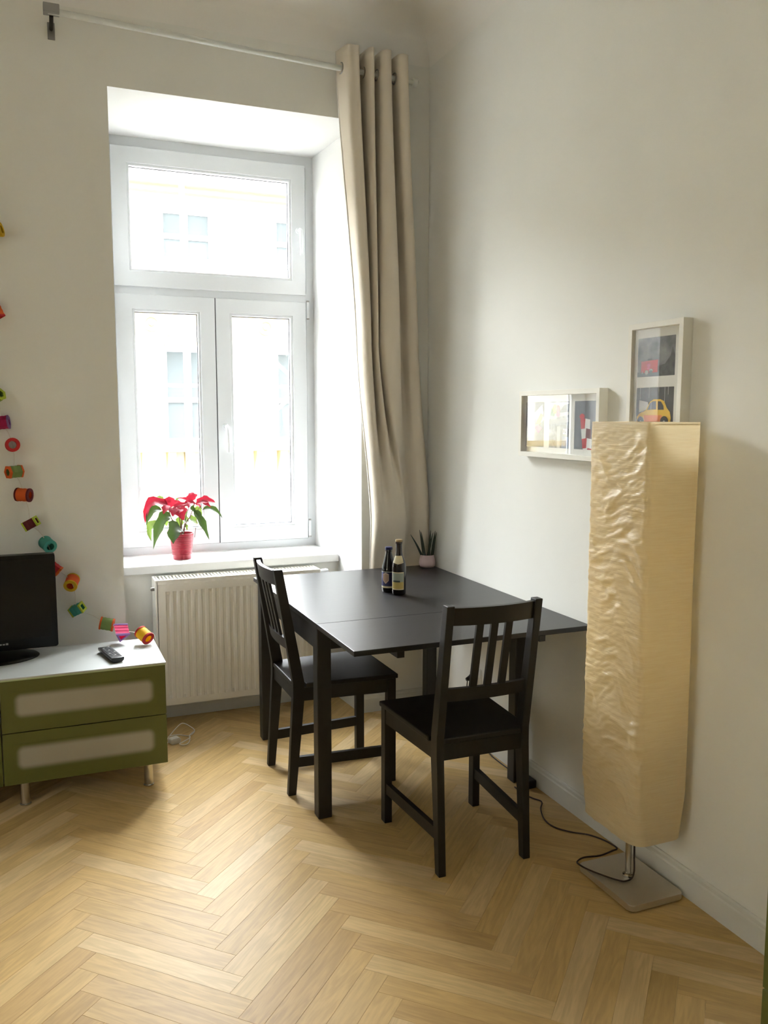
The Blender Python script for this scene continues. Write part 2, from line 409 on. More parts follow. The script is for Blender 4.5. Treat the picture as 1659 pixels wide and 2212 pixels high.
# ================================================================== OUTSIDE: facade across the street
fac = empty('building', 'pale cream old apartment facade across the street, seen through the window', 'building', (2.0, 13, 0))
def fp(name, bm, m, parent=None, **k):
    o = obj(name, bm, m, parent or fac, **k)
    if parent is None: o.matrix_parent_inverse = Matrix.Translation((-2.0, -13, 0))
    return o
WX = [.55+2.2*k for k in range(-4, 6)]
ROWS = [(4.42, 5.32), (.98, 2.74), (-2.6, -.85)]
bm = B()
xs = sorted([-60, 60]+[x for w in WX for x in (w, w+.95)])
box(bm, -60, 60, 13, 13.3, 5.32, 5.62); box(bm, -60, 60, 13, 13.3, 2.74, 4.42); box(bm, -60, 60, 13, 13.3, -.85, .98); box(bm, -60, 60, 13, 13.3, -9, -2.6)
for z0, z1 in ROWS:
    for a, b in zip(xs[0::2], xs[1::2]): box(bm, a, b, 13, 13.3, z0, z1)
box(bm, -60, 60, 13.25, 13.35, -9, 5.6)
fp('wall', bm, 'facade_paint')
fp('cornice', bx(-60, 60, 12.55, 13.1, 5.76, 5.86), 'facade_white')
fp('red_frieze', bx(-60, 60, 12.8, 13.1, 5.60, 5.70), 'facade_red')
fp('eaves', bx(-60, 60, 12.66, 13.1, 5.70, 5.76), 'facade_cream')
fp('roof', hexa(B(), [(-60, 12.7, 5.86), (60, 12.7, 5.86), (60, 17, 5.86), (-60, 17, 5.86)], [(-60, 13.6, 6.5), (60, 13.6, 6.5), (60, 17, 6.5), (-60, 17, 6.5)]), 'facade_roof')
fp('cream_band', bx(-60, 60, 12.94, 13.0, 2.98, 3.62), 'facade_cream')
fp('upper_ledge', bx(-60, 60, 12.72, 13.0, 4.12, 4.24), 'facade_cream')
fp('balcony_ledge', bx(-60, 60, 12.7, 13.0, .78, .90), 'facade_cream')
fp('lower_ledge', bx(-60, 60, 12.85, 13.0, .12, .2), 'facade_white')
fp('plinth_ledge', bx(-60, 60, 12.8, 13.0, -.36, -.28), 'facade_cream')
for w in WX:
    fp('medallion', lathe(B(), [(.15, 0), (.15, .05), (.11, .06), (.10, .02), (.06, .02), (.05, .07)], 20, (w-.24, 12.94, 3.2), axis=(0, -1, 0)), 'facade_cream', smooth=40)
    fp('pilaster', bx(w-.58, w-.02, 12.95, 13.0, .9, 2.98), 'facade_white')
    fp('lintel', bx(w-.06, w+1.01, 12.86, 13.0, 2.80, 2.90), 'facade_cream')
    for q in (-.5, -.02, .32, .72):
        fp('console', prism(B(), [(12.72, .78), (12.72, .70), (12.92, .42), (13.0, .30), (13.0, .78)], 0, w+q, w+q+.15), 'facade_cream')
    for q in (-.45, 0, .4):
        fp('small_console', prism(B(), [(12.74, 4.12), (12.74, 4.06), (13.0, 3.96), (13.0, 4.12)], 0, w+q, w+q+.12), 'facade_cream')
    for z0, z1 in ROWS:
        bm = B(); frame_bm(bm, 1, w, w+.95, z0, z1, .05, .05, .05, .05, 13.08, 13.16)
        box(bm, w+.44, w+.51, 13.08, 13.16, z0+.05, z1-.05); zt = z0+(z1-z0)*(.45 if z1 < 3 else .48)
        box(bm, w+.05, w+.44, 13.08, 13.16, zt-.05, zt+.05); box(bm, w+.51, w+.90, 13.08, 13.16, zt-.05, zt+.05)
        f = fp('window', bm, 'facade_white')
        for a, b in ((w+.05, w+.44), (w+.51, w+.90)):
            for c, d in ((z0+.05, zt-.05), (zt+.05, z1-.05)):
                o = obj('pane', bx(a, b, 13.11, 13.13, c, d), 'facade_glass', f)
        fp('window_sill', bx(w-.08, w+1.03, 12.84, 13.08, z0-.07, z0), 'facade_white')
sc = empty('scaffold', 'white tube scaffolding standing in front of the cream facade', 'scaffold', (2, 12.2, -9))
def sp(name, p, q, r=.035):
    o = obj(name, tube(B(), [p, q], r, 8), 'facade_white', sc, smooth=50); o.matrix_parent_inverse = Matrix.Translation((-2, -12.2, 9)); return o
for x in (-3.5, -1.35, .82, 2.98, 5.15): sp('upright', (x, 12.2, -9), (x, 12.2, 5.9), .05)
for z in (-2.0, .05, 1.02, 2.02, 4.0): sp('ledger', (-3.6, 12.2, z), (5.3, 12.2, z))
sp('brace', (.82, 12.15, .05), (2.98, 12.15, 2.0)); sp('brace', (2.98, 12.15, 2.05), (.82, 12.15, 4.0)); sp('brace', (2.98, 12.15, .4), (5.15, 12.15, 2.4))
bm = B()
for b_ in ((-60, XL-.3, .70, 1.0, -9, 22), (.3, 60, .70, 1.0, -9, 22), (XL-.3, .3, .70, 1.0, 3.5, 22), (XL-.3, .3, .70, 1.0, -9, -.05)): box(bm, *b_)  # unseen outer wall, added and raised to keep sky light off the facade
struct('wall_exterior_blocker', bm, 'facade_paint', 'outer face of this building, raised out of view to block sky light from the facade')
bm = B(); box(bm, -8.6, -8.3, -14, .70, -9, 5.6); box(bm, -4.6, -4.3, -14, .0, 3.5, 7.5); box(bm, -4.6, -4.3, -14, .70, -9, -.05); box(bm, -4.6, -4.3, -14, YB-.3, -.05, 3.5); box(bm, -8.6, -4.3, -14.3, -14, -9, 5.6); box(bm, -8.3, -4.6, -14, .7, -9.3, -9)  # invented courtyard walls, height set to dim and soften the fill window
struct('wall_courtyard_blocker', bm, 'facade_paint', 'unseen courtyard walls added to dim and soften the light at the fill window')
street = obj('street', bx(-62, 62, .75, 40, -9.3, -9.0), 'pavement'); tag(street, 'pale paved street below the window', None, kind='structure')

# ================================================================== RADIATOR
RX0, RX1, RY, RZ0, RZ1 = -1.327, -.5205, .155, .105, .715
rad = empty('radiator', 'white ribbed panel radiator in the niche under the window sill', 'radiator', ((RX0+RX1)/2, .2, 0))
def rp(name, bm, m, **k):
    o = obj(name, bm, m, rad, **k); o.matrix_parent_inverse = Matrix.Translation((-(RX0+RX1)/2, -.2, 0)); return o
bm = B(); pitch = .0335; a0, a1 = RX0+.022, RX1-.004
xs = []; x = a0+.024
cols = [(RX0+.012, 0), (a0+.012, 0)]
while x+pitch < a1:
    cols += [(x, 0), (x+.006, 1), (x+.017, 1), (x+.023, 0)]; x += pitch
cols += [(a1, 0)]
rowz = [(RZ0+.002, 0), (.138, 0), (.152, 1), (.645, 1), (.660, 0), (RZ1-.02, 0), (RZ1-.004, -.4)]
V = [[bm.verts.new((cx, RY+.008*d*rf+(0 if rf >= 0 else .008), z)) for cx, d in cols] for z, rf in rowz]
for a, b in zip(V, V[1:]):
    for i in range(len(cols)-1): bm.faces.new([a[i], a[i+1], b[i+1], b[i]])
rp('front_panel', bm, 'radiator_white', smooth=25)
bm = B(); box(bm, RX0+.012, RX1-.004, RY+.012, RY+.03, RZ0, RZ1-.01); box(bm, RX0+.012, RX1-.004, .265, .282, RZ0, RZ1-.01)
rp('panel_core', bm, 'radiator_white')
rp('side_cover', bx(RX0, RX0+.010, RY+.004, .284, RZ0+.02, RZ1), 'radiator_white', bevel=.002)
rp('side_cover', bx(RX1-.004, RX1+.006, RY+.004, .284, RZ0+.02, RZ1), 'radiator_white', bevel=.002)
bm = B(); frame_bm(bm, 2, RX0+.010, RX1-.004, RY+.003, .284, .012, .012, .012, .012, RZ1-.006, RZ1) if False else None
box(bm, RX0+.010, RX1-.004, RY+.003, RY+.018, RZ1-.008, RZ1); box(bm, RX0+.010, RX1-.004, .270, .284, RZ1-.008, RZ1)
x = RX0+.014
while x < RX1-.016:
    box(bm, x, x+.007, RY+.018, .270, RZ1-.006, RZ1-.001); x += .0165
rp('top_grille', bm, 'radiator_white', kind='stuff')
rp('air_vent', lathe(B(), [(.009, 0), (.009, .014), (.006, .018)], 14, (RX0, .19, RZ1-.045), axis=(-1, 0, 0)), 'steel', smooth=40)
v = rp('valve', lathe(B(), [(.012, 0), (.018, .006), (.019, .045), (.015, .055)], 16, (RX1+.006, .21, RZ1-.030), axis=(1, -.1, .1)), 'pvc_white', smooth=40)
rp('supply_pipe', tube(B(), smoothpts([(RX1+.025, .22, RZ1-.05), (RX1+.03, .24, .5), (RX1+.03, .25, .1), (RX1+.03, .25, 0)], 4), .008, 8), 'radiator_white', smooth=60)

# ================================================================== CURTAIN ROD + CURTAIN
rod = empty('curtain_rod', 'thin white curtain rod across the top of the window', 'curtain rod', (-.9, -.1, 3.03))
def rpart(name, bm, m, **k):
    o = obj(name, bm, m, rod, **k); o.matrix_parent_inverse = Matrix.Translation((.9, .1, -3.03)); return o
RA, RBp = Vector((-1.70, -.10, 3.062)), Vector((-.135, -.10, 3.012))
rpart('pole', tube(B(), [RA, RBp], .0125, 14), 'rod_white', smooth=50)
rpart('finial', lathe(B(), [(.014, 0), (.02, .004), (.02, .02), (.012, .026), (.012, .03)], 16, RBp, axis=(1, 0, -.03)), 'rod_white', smooth=40)
for bxx, bz in ((-1.688, 3.062), (-.185, 3.0136)):
    b = rpart('bracket', bx(bxx-.03 if bxx < -1 else bxx-.012, bxx+.03 if bxx < -1 else bxx+.012, -.122, -.08, bz-.012, bz+.022), 'steel' if bxx > -1 else 'print_grey', bevel=.002)
    rpart('bracket_arm', tube(B(), [(bxx, -.09, bz-.014), (bxx, -.06, bz-.03), (bxx, 0, bz-.03)], .008, 8), 'dark_rubber', smooth=50)
    rpart('wall_plate', bx(bxx-.014, bxx+.014, -.006, 0, bz-.07, bz-.005), 'steel', bevel=.001)
hole = obj('drill_hole', lathe(B(), [(.004, 0), (.004, .0008)], 10, tuple(px(110, 78, 1, 0)), axis=(0, -1, 0)), 'dark_rubber', wall_w)

# curtain: columns of fold lines, each with positions (u at three heights) read off the photograph, and a depth
cur = empty('curtain', 'heavy beige eyelet curtain gathered beside the window', 'curtain', (-.25, -.08, .58))
# fold lines: (x, y) at four heights - rod, mid, above the table, hem behind the table edge
FOLD = [((-.492, -.060), (-.392, -.050), (-.326, -.060), (-.318, -.028)),
        ((-.474, -.150), (-.386, -.104), (-.320, -.100), (-.310, -.046)),
        ((-.440, -.158), (-.370, -.128), (-.306, -.118), (-.296, -.050)),
        ((-.416, -.150), (-.346, -.120), (-.290, -.116), (-.278, -.050)),
        ((-.404, -.050), (-.342, -.040), (-.276, -.112), (-.262, -.050)),
        ((-.384, -.046), (-.330, -.038), (-.258, -.112), (-.244, -.048)),
        ((-.372, -.152), (-.328, -.120), (-.238, -.114), (-.224, -.048)),
        ((-.348, -.158), (-.314, -.126), (-.216, -.118), (-.204, -.050)),
        ((-.338, -.050), (-.308, -.038), (-.196, -.120), (-.184, -.050)),
        ((-.316, -.046), (-.298, -.036), (-.176, -.118), (-.164, -.048)),
        ((-.306, -.150), (-.292, -.138), (-.160, -.108), (-.148, -.040)),
        ((-.266, -.160), (-.214, -.146), (-.142, -.040), (-.126, -.022)),
        ((-.254, -.050), (-.196, -.040), (-.112, -.030), (-.100, -.018)),
        ((-.232, -.046), (-.160, -.034), (-.088, -.050), (-.074, -.024)),
        ((-.220, -.140), (-.136, -.070), (-.066, -.062), (-.050, -.036)),
        ((-.178, -.146), (-.094, -.078), (-.032, -.070), (-.026, -.042)),
        ((-.160, -.070), (-.066, -.030), (-.010, -.046), (-.008, -.030))]
ZT, ZB = 3.062, .585
ZK = (3.062, 1.80, .98, .73)
def fold_at(s, z):
    zz = max(min(z, ZK[0]), ZK[3])
    for i in range(3):
        if zz >= ZK[i+1]: break
    k = (ZK[i]-zz)/(ZK[i]-ZK[i+1]); k = k*.55+.45*k*k*(3-2*k)
    n = len(FOLD); q = s*(n-1); j = min(int(q), n-2); r = q-j
    P = []
    for d in (-1, 0, 1, 2):
        f = FOLD[max(0, min(n-1, j+d))]; P.append((f[i][1]+(f[i+1][1]-f[i][1])*k, f[i][0]+(f[i+1][0]-f[i][0])*k))
    out = []
    for c in (0, 1):
        p0, p1, p2, p3 = [p[c] for p in P]
        out.append(.5*(2*p1+(p2-p0)*r+(2*p0-5*p1+4*p2-p3)*r*r+(3*p1-p0-3*p2+p3)*r**3))
    return out
bm = B(); NS, NZ = 128, 80; V = []
for j in range(NZ+1):
    z = ZT+.045-(ZT+.045-ZB)*j/NZ; row = []
    for i in range(NS+1):
        y, x = fold_at(i/NS, min(z, ZT))
        w = noise.noise(Vector((x*6, z*1.4, 3.1)))*.010*min(1, max(0, (ZT-z)/.4))
        zz = z
        row.append(bm.verts.new((min(x+w*.5, -.006), min(y+w*.7, -.012), zz)))
    V.append(row)
for a, b in zip(V, V[1:]):
    for i in range(NS): bm.faces.new([a[i], a[i+1], b[i+1], b[i]])
c = obj('cloth', bm, 'curtain_cloth', cur, smooth=180); c.matrix_parent_inverse = Matrix.Translation((.25, .08, -.58))
sm = c.modifiers.new('thickness', 'SOLIDIFY'); sm.thickness = .0025; sm.offset = 0
bm = B()
pts = []
for j in range(NZ+1):
    z = ZT+.045-(ZT+.045-ZB)*j/NZ; y, x = fold_at(0, min(z, ZT)); pts.append((x, min(y, -.014), z))
tube(bm, pts, .004, 6)
o = obj('side_seam', bm, 'curtain_lining', cur, smooth=60); o.matrix_parent_inverse = Matrix.Translation((.25, .08, -.58))
for s in (.035, .225, .36, .475, .60, .725, .85):
    y, x = fold_at(s, ZT-.03)
    zr = RA.z+(RBp.z-RA.z)*(x-RA.x)/(RBp.x-RA.x)
    bm = B(); ring = [(x, -.10+.023*math.cos(a), zr+.023*math.sin(a)) for a in [2*PI*k/16 for k in range(17)]]
    tube(bm, ring, .004, 6)
    o = obj('eyelet', bm, 'steel', cur, smooth=60); o.matrix_parent_inverse = Matrix.Translation((.25, .08, -.58))

# ================================================================== DINING TABLE
TX0, TX1, TB, TS, TF, TZ = -.910, -.007, -.055, -1.012, -1.401, .740
tab = empty('dining_table', 'black-brown wooden dining table with its front leaf pulled out', 'table', (-.46, -.6, 0))
def tp(name, bm, m='black_wood', **k):
    o = obj(name, bm, m, tab, **k); o.matrix_parent_inverse = Matrix.Translation((.46, .6, 0)); return o
tp('tabletop', bx(TX0, TX1, TS+.0008, TB, TZ-.018, TZ), 'black_top', bevel=.0015)
tp('extension_leaf', bx(TX0, TX1, TF, TS-.0008, TZ-.018, TZ), 'black_top', bevel=.0015)
LW = .053
for x0 in (-.908, -.079):
    for y0 in (-1.010, -.178): tp('leg', bx(x0, x0+LW, y0, y0+LW, 0, TZ-.0185), bevel=.003)
AZ0 = .640
tp('side_apron', bx(-.905, -.880, -.957, -.125, AZ0, TZ-.0185)); tp('side_apron', bx(-.052, -.029, -.957, -.125, AZ0, TZ-.0185))
tp('end_apron', bx(-.855, -.079, -1.005, -.982, AZ0, TZ-.022)); tp('end_apron', bx(-.855, -.079, -.152, -.129, AZ0, TZ-.0185))
for x0 in (-.745, -.200): tp('leaf_support', bx(x0, x0+.026, -1.365, -.25, TZ-.050, TZ-.0190), bevel=.001)

# ================================================================== CHAIRS
def make_chair(label):
    t = empty('dining_chair', label, 'chair', group='black slatted wooden chairs')
    m = 'black_wood'
    for s in (-1, 1):
        x0 = s*.195; x1 = s*.166
        a, b = sorted((x0, x1))
        obj('leg', bx(a, b, .193, .230, 0, .432), m, t, bevel=.002, label='straight front leg')
        # rear leg: forward up to the seat, then leaning back; slightly tapered
        prof = [(-.216, 0), (-.184, 0), (-.146, .40), (-.146, .455), (-.228, .902), (-.262, .902), (-.192, .455), (-.192, .40)]
        a, b = sorted((s*.170, s*.144))
        obj('leg', prism(B(), prof, 0, a, b), m, t, bevel=.0025, label='rear leg rising into the back post')
        # side apron + stretcher follow the taper of the frame
        xf, xr = s*.181, s*.157
        def bar(z0, z1, w, yf, yr):
            return hexa(B(), [(xf-w/2, yf, z0), (xf+w/2, yf, z0), (xr+w/2, yr, z0), (xr-w/2, yr, z0)], [(xf-w/2, yf, z1), (xf+w/2, yf, z1), (xr+w/2, yr, z1), (xr-w/2, yr, z1)])
        obj('side_apron', bar(.378, .431, .02, .194, -.150), m, t)
        obj('stretcher', bar(.112, .152, .018, .194, -.190), m, t)
    obj('front_apron', bx(-.166, .166, .204, .224, .378, .431), m, t)
    obj('rear_apron', bx(-.144, .144, -.184, -.164, .378, .431), m, t)
    bm = B()
    prism(bm, [(-.200, .238), (.200, .238), (.178, -.142), (.1425, -.142), (.1425, -.189), (-.1425, -.189), (-.1425, -.142), (-.178, -.142)], 2, .4325, .451)
    obj('seat', bm, m, t, bevel=.004)
    yb = lambda z: -.169-(z-.455)*(.245-.169)/(.902-.455)
    def rail(name, z0, z1, bow, th):
        bm = B(); n = 10; R = []
        for i in range(n+1):
            q = i/n; x = -.1445+.289*q; d = -bow*4*q*(1-q)
            R.append([bm.verts.new((x, yb(z)+d+e, z)) for z, e in ((z0, -th/2), (z0, th/2), (z1, th/2), (z1, -th/2))])
        for a, b in zip(R, R[1:]):
            for k in range(4): bm.faces.new([a[k], a[(k+1) % 4], b[(k+1) % 4], b[k]])
        bm.faces.new(R[0][::-1]); bm.faces.new(R[-1])
        return obj(name, bm, m, t, smooth=30)
    rail('top_rail', .836, .894, .020, .017)
    rail('lower_rail', .578, .622, .012, .016)
    for x in (-.052, 0, .052):
        d0, d1 = -.0105, -.018
        obj('slat', hexa(B(), [(x-.0125, yb(.62)+d0-.005, .618), (x+.0125, yb(.62)+d0-.005, .618), (x+.0125, yb(.62)+d0+.005, .618), (x-.0125, yb(.62)+d0+.005, .618)],
                         [(x-.0125, yb(.84)+d1-.005, .84), (x+.0125, yb(.84)+d1-.005, .84), (x+.0125, yb(.84)+d1+.005, .84), (x-.0125, yb(.84)+d1+.005, .84)]), m, t)
    return t
ch1 = make_chair('black slatted wooden chair seen from behind at the near end of the table')
ch1.location = (-.500, -1.325, 0); ch1.rotation_euler = (0, 0, math.radians(-.5))
ch2 = copy_tree(ch1); ch2['label'] = 'black slatted wooden chair tucked under the window-side left edge of the table'
ch2.location = (-.742, -.612, 0); ch2.rotation_euler = (0, 0, -PI/2)

# ================================================================== FLOOR LAMP
LX, LY = -.128, -1.80
lamp = empty('floor_lamp', 'tall floor lamp with crinkled cream paper shade on a flat metal base', 'lamp', (LX, LY, 0))
def lp(name, bm, m, **k):
    o = obj(name, bm, m, lamp, **k); o.matrix_parent_inverse = Matrix.Translation((-LX, -LY, 0)); return o
def rr_loop(cx, cy, hx, hy, r, n=6):
    return [(cx+a, cy+b) for a, b in rrect(-hx, hx, -hy, hy, r, n)]
bm = prism(B(), rr_loop(LX-.002, LY-.005, .100, .136, .018), 2, .006, .026)
lp('base', bm, 'base_metal', bevel=.003, label='brushed metal base plate')
for dx in (-.08, .08):
    for dy in (-.11, .11): lp('foot', lathe(B(), [(.012, 0), (.012, .0065)], 12, (LX+dx, LY+dy, 0)), 'dark_rubber')
lp('pole', tube(B(), [(LX, LY+.005, .026), (LX, LY+.005, .30)], .0095, 14), 'chrome', smooth=50)
lp('pole_collar', lathe(B(), [(.017, 0), (.017, .008), (.011, .012)], 18, (LX, LY+.005, .026)), 'chrome', smooth=40)
lp('inner_pole', tube(B(), [(LX, LY+.005, .30), (LX, LY+.005, 1.30)], .008, 10), 'chrome', smooth=50)
for z in (.55, .95, 1.25):
    lp('bulb', lathe(B(), [(.012, -.05), (.013, -.02), (.028, .02), (.03, .04), (.022, .06), (.004, .07)], 16, (LX+.03, LY+.005, z)), 'pvc_white', smooth=60)
# paper shade: rounded box with a crinkled skin
def shade_mat():
    m = bpy.data.materials.new('shade_paper'); m.use_nodes = True; nt = m.node_tree; p = nt.nodes['Principled BSDF']
    N = nt.nodes.new; L = nt.links.new
    tc = N('ShaderNodeTexCoord'); mp = N('ShaderNodeMapping'); mp.inputs['Scale'].default_value = (6, 6, 160); L(tc.outputs['Object'], mp.inputs[0])
    n = N('ShaderNodeTexNoise'); n.inputs['Scale'].default_value = 2.2; n.inputs['Detail'].default_value = 5; n.inputs['Distortion'].default_value = .6; L(mp.outputs[0], n.inputs['Vector'])
    r = N('ShaderNodeValToRGB'); L(n.outputs[0], r.inputs[0]); e = r.color_ramp.elements
    e[0].position = .3; e[0].color = rgb(234, 216, 174); e[1].position = .72; e[1].color = rgb(250, 240, 210)
    L(r.outputs[0], p.inputs['Base Color']); p.inputs['Roughness'].default_value = .30; p.inputs['Specular IOR Level'].default_value = .85
    b = N('ShaderNodeBump'); b.inputs['Strength'].default_value = .5; b.inputs['Distance'].default_value = .003; L(n.outputs[0], b.inputs['Height']); L(b.outputs[0], p.inputs['Normal'])
    t = N('ShaderNodeBsdfTranslucent'); t.inputs[0].default_value = rgb(250, 232, 192); mx = N('ShaderNodeMixShader'); mx.inputs[0].default_value = .52
    L(p.outputs[0], mx.inputs[1]); L(t.outputs[0], mx.inputs[2]); L(mx.outputs[0], nt.nodes['Material Output'].inputs[0])
    MATS['shade_paper'] = m
shade_mat()
SZ0, SZ1 = .205, 1.466
def shade_ring(z):
    q = (z-SZ0)/(SZ1-SZ0)
    hx = .093; hy = .140+.002*math.sin(q*7)
    r = .012+.030*max(0, 1-q*9)+.004
    return hx, hy, r
q_ = lambda z: (z-SZ0)/(SZ1-SZ0)
bm = B(); V = []; NP, NZ2 = 200, 300
for j in range(NZ2+1):
    z = SZ0+(SZ1-SZ0)*j/NZ2; hx, hy, r = shade_ring(z)
    per = [(2*(hx-r)), PI/2*r, 2*(hy-r), PI/2*r]; tot = 2*sum(per); row = []
    for i in range(NP):
        s = tot*i/NP; k = 0
        segs = [('l', -hx+r, -hy, 1, 0, 2*(hx-r)), ('a', hx-r, -hy+r, -PI/2, 0, PI/2*r), ('l', hx, -hy+r, 0, 1, 2*(hy-r)), ('a', hx-r, hy-r, 0, 0, PI/2*r),
                ('l', hx-r, hy, -1, 0, 2*(hx-r)), ('a', -hx+r, hy-r, PI/2, 0, PI/2*r), ('l', -hx, hy-r, 0, -1, 2*(hy-r)), ('a', -hx+r, -hy+r, PI, 0, PI/2*r)]
        rem = s
        for sg in segs:
            if rem <= sg[5]+1e-9: break
            rem -= sg[5]
        if sg[0] == 'l':
            x = sg[1]+sg[3]*rem; y = sg[2]+sg[4]*rem; nx, ny = sg[4], -sg[3]
        else:
            a = sg[3]+rem/r; x = sg[1]+r*math.cos(a); y = sg[2]+r*math.sin(a); nx, ny = math.cos(a), math.sin(a)
        fade = min(1, (SZ1-z)/.06)
        left = max(0.0, -nx)                    # the side towards the window wall is the more crumpled one
        wv = noise.noise(Vector((x*7+3, y*7, z*5))); w2 = noise.noise(Vector((x*15, y*15+9, z*19)))
        hh = y*nx*nx+x*ny*ny                           # distance along the face
        vo = noise.voronoi(Vector((hh*11+w2*.5, nx*.7, z*27+wv*2.5-hh*6)))[0]
        v2 = noise.voronoi(Vector((hh*19+4, nx*.7, z*62+wv*3+hh*8)))[0]
        n2 = noise.noise(Vector((x*20+5, y*20, z*150+wv*6))); n3 = noise.noise(Vector((x*5, y*5+7, z*9-y*9)))
        amp = .35+1.1*max(0, n3+.3); low = max(0, 1-abs(q_(z)-.22)/.16)      # deeper creases low down
        d = ((.0006+.0115*left*amp*(1+.9*low))*(vo[0]-.45) + (.0004+.0032*left)*(v2[1]-v2[0]-.3) + (.0002+.0008*left)*n2)*fade
        row.append(bm.verts.new((LX+x+nx*d, LY+y+ny*d, z)))
    V.append(row)
for a, b in zip(V, V[1:]):
    for i in range(NP): bm.faces.new([a[i], a[(i+1) % NP], b[(i+1) % NP], b[i]])
lp('shade', bm, 'shade_paper', smooth=50, label='crinkled cream paper lamp shade')
for z in (SZ0+.012, SZ1-.004):
    hx, hy, r = shade_ring(z); loop = rr_loop(LX, LY, hx-.009, hy-.006, r)
    lp('shade_wire', tube(B(), [(x, y, z) for x, y in loop]+[(loop[0][0], loop[0][1], z)], .0018, 6), 'chrome')
lp('shade_crossbar', tube(B(), [(LX-.09, LY+.005, 1.30), (LX+.09, LY+.005, 1.30)], .0025, 6), 'chrome')
cpts = [(LX+.013, LY-.004, .30), (LX+.013, LY-.006, .12), (LX+.012, LY-.008, .035)]
cpts += [tuple(px(u, v, 2, .030)) for u, v in ((1352, 1903), (1330, 1900), (1300, 1890), (1270, 1878), (1252, 1868))]
cpts += [tuple(px(1247, 1861, 2, .012)), tuple(px(1262, 1852, 2, .006))]
cpts += [tuple(px(u, v, 2, .004)) for u, v in ((1296, 1848), (1322, 1838), (1333, 1833), (1322, 1824), (1300, 1813), (1270, 1803), (1232, 1797), (1196, 1786), (1176, 1770), (1168, 1748), (1170, 1732), (1150, 1724), (1130, 1714), (1112, 1700))]
lp('cord', tube(B(), smoothpts(cpts, 5), .0028, 6), 'cord_brown', smooth=60, label='thin dark brown mains cord')

# power brick, wall socket, plug lead
pb = obj('power_adapter', bx(-.060, -.016, -1.085, -1.015, .0, .034), 'black_plastic', bevel=.006)
tag(pb, 'small black power adapter lying against the baseboard by the table leg', 'adapter')
so = px(1031, 1460, 0, 0)
sock = empty('wall_socket', 'white wall socket with a black plug below the table', 'socket', (0, so.y, so.z))
o = obj('cover_plate', prism(B(), rrect(-.04, .04, -.04, .04, .006), 0, -.008, 0), 'trim_white', sock, bevel=.0015)
o = obj('plug', lathe(B(), [(.019, 0), (.019, .02), (.012, .034), (.007, .05)], 16, (-.008, 0, 0), axis=(-1, 0, -.2)), 'black_plastic', sock, smooth=40, label='black plug')
lead = tube(B(), smoothpts([(-.05, 0, -.012), (-.055, -.01, -.08), (-.03, -.04, -.19), (-.024, -.09, -.255), (-.026, -.17, -so.z+.006), (-.030, -.35, -so.z+.004), (-.036, -.47, -so.z+.012)], 5), .0026, 6)
obj('lead', lead, 'dark_rubber', sock, smooth=60)

# ================================================================== PICTURES
def flatmat(n, r, g, b, ro=.6): return mat(n, rgb(r, g, b), ro)
flatmat('p_dark', 62, 62, 64); flatmat('p_grey', 120, 126, 132); flatmat('p_mid', 92, 98, 106); flatmat('p_light', 190, 192, 190); flatmat('p_black', 34, 36, 38)
flatmat('p_red', 190, 40, 52); flatmat('p_maroon', 110, 40, 48); flatmat('p_yellow', 240, 196, 48); flatmat('p_orange', 236, 140, 70); flatmat('p_blue', 110, 130, 165); flatmat('p_pink', 216, 100, 140); flatmat('p_green', 96, 140, 100); flatmat('p_white', 228, 228, 226)
def cloudmat(name, c0, c1, sc_):
    m = mat(name, c0, .6); nt = m.node_tree; tc = nt.nodes['Texture Coordinate']
    n = nt.nodes.new('ShaderNodeTexNoise'); n.inputs['Scale'].default_value = sc_; n.inputs['Detail'].default_value = 5
    r = nt.nodes.new('ShaderNodeValToRGB'); r.color_ramp.elements[0].position = .35; r.color_ramp.elements[0].color = c0; r.color_ramp.elements[1].position = .68; r.color_ramp.elements[1].color = c1
    nt.links.new(tc.outputs['Object'], n.inputs['Vector']); nt.links.new(n.outputs[0], r.inputs[0]); nt.links.new(r.outputs[0], nt.nodes['Principled BSDF'].inputs['Base Color'])
cloudmat('p_cloud', rgb(70, 74, 80), rgb(160, 164, 164), 14)
cloudmat('p_water', rgb(66, 72, 84), rgb(150, 158, 168), 40)
cloudmat('p_forest', rgb(36, 40, 42), rgb(84, 86, 84), 60)
def picture(label, y0, y1, z0, z1):
    """frame hung on the wall x=0; y0>y1 (y0 = far side)"""
    cy, cz = (y0+y1)/2, (z0+z1)/2
    t = empty('picture_frame', label, 'picture', (0, cy, cz), group='white box frames on the picture wall')
    a, b = y1-cy, y0-cy; c, d = z0-cz, z1-cz
    obj('frame', frame_bm(B(), 0, a, b, c, d, .018, .018, .018, .018, -.0365, 0), 'frame_white', t, bevel=.001)
    obj('mat_board', bx(-.012, -.010, a+.018, b-.018, c+.018, d-.018), 'mat_board', t)
    obj('backing', bx(-.010, -.001, a+.018, b-.018, c+.018, d-.018), 'frame_white', t)
    obj('glass', bx(-.0290, -.0272, a+.018, b-.018, c+.018, d-.018), 'picture_glass', t)
    return t, cy, cz
LAY = [0]
def photo(t, w, h, oy, oz, polys, bg):
    """a photo print on the mat; polys: list of (material, [(s,t)...]) in 0..1 image coords (s to the right as seen, t up)"""
    names = [bg]+[p[0] for p in polys]; uniq = list(dict.fromkeys(names)); bm = B()
    def pt(s, q, k): return (-.0122-.00012*k, oy+w/2-s*w, oz-h/2+q*h)
    bm.faces.new([bm.verts.new(pt(s, q, 0)) for s, q in ((0, 0), (1, 0), (1, 1), (0, 1))]).material_index = 0
    for k, (mn, pl) in enumerate(polys):
        f = bm.faces.new([bm.verts.new(pt(min(max(s, 0), 1), min(max(q, 0), 1), k+1)) for s, q in pl]); f.material_index = uniq.index(mn)
    return obj('photo_print', bm, uniq, t)
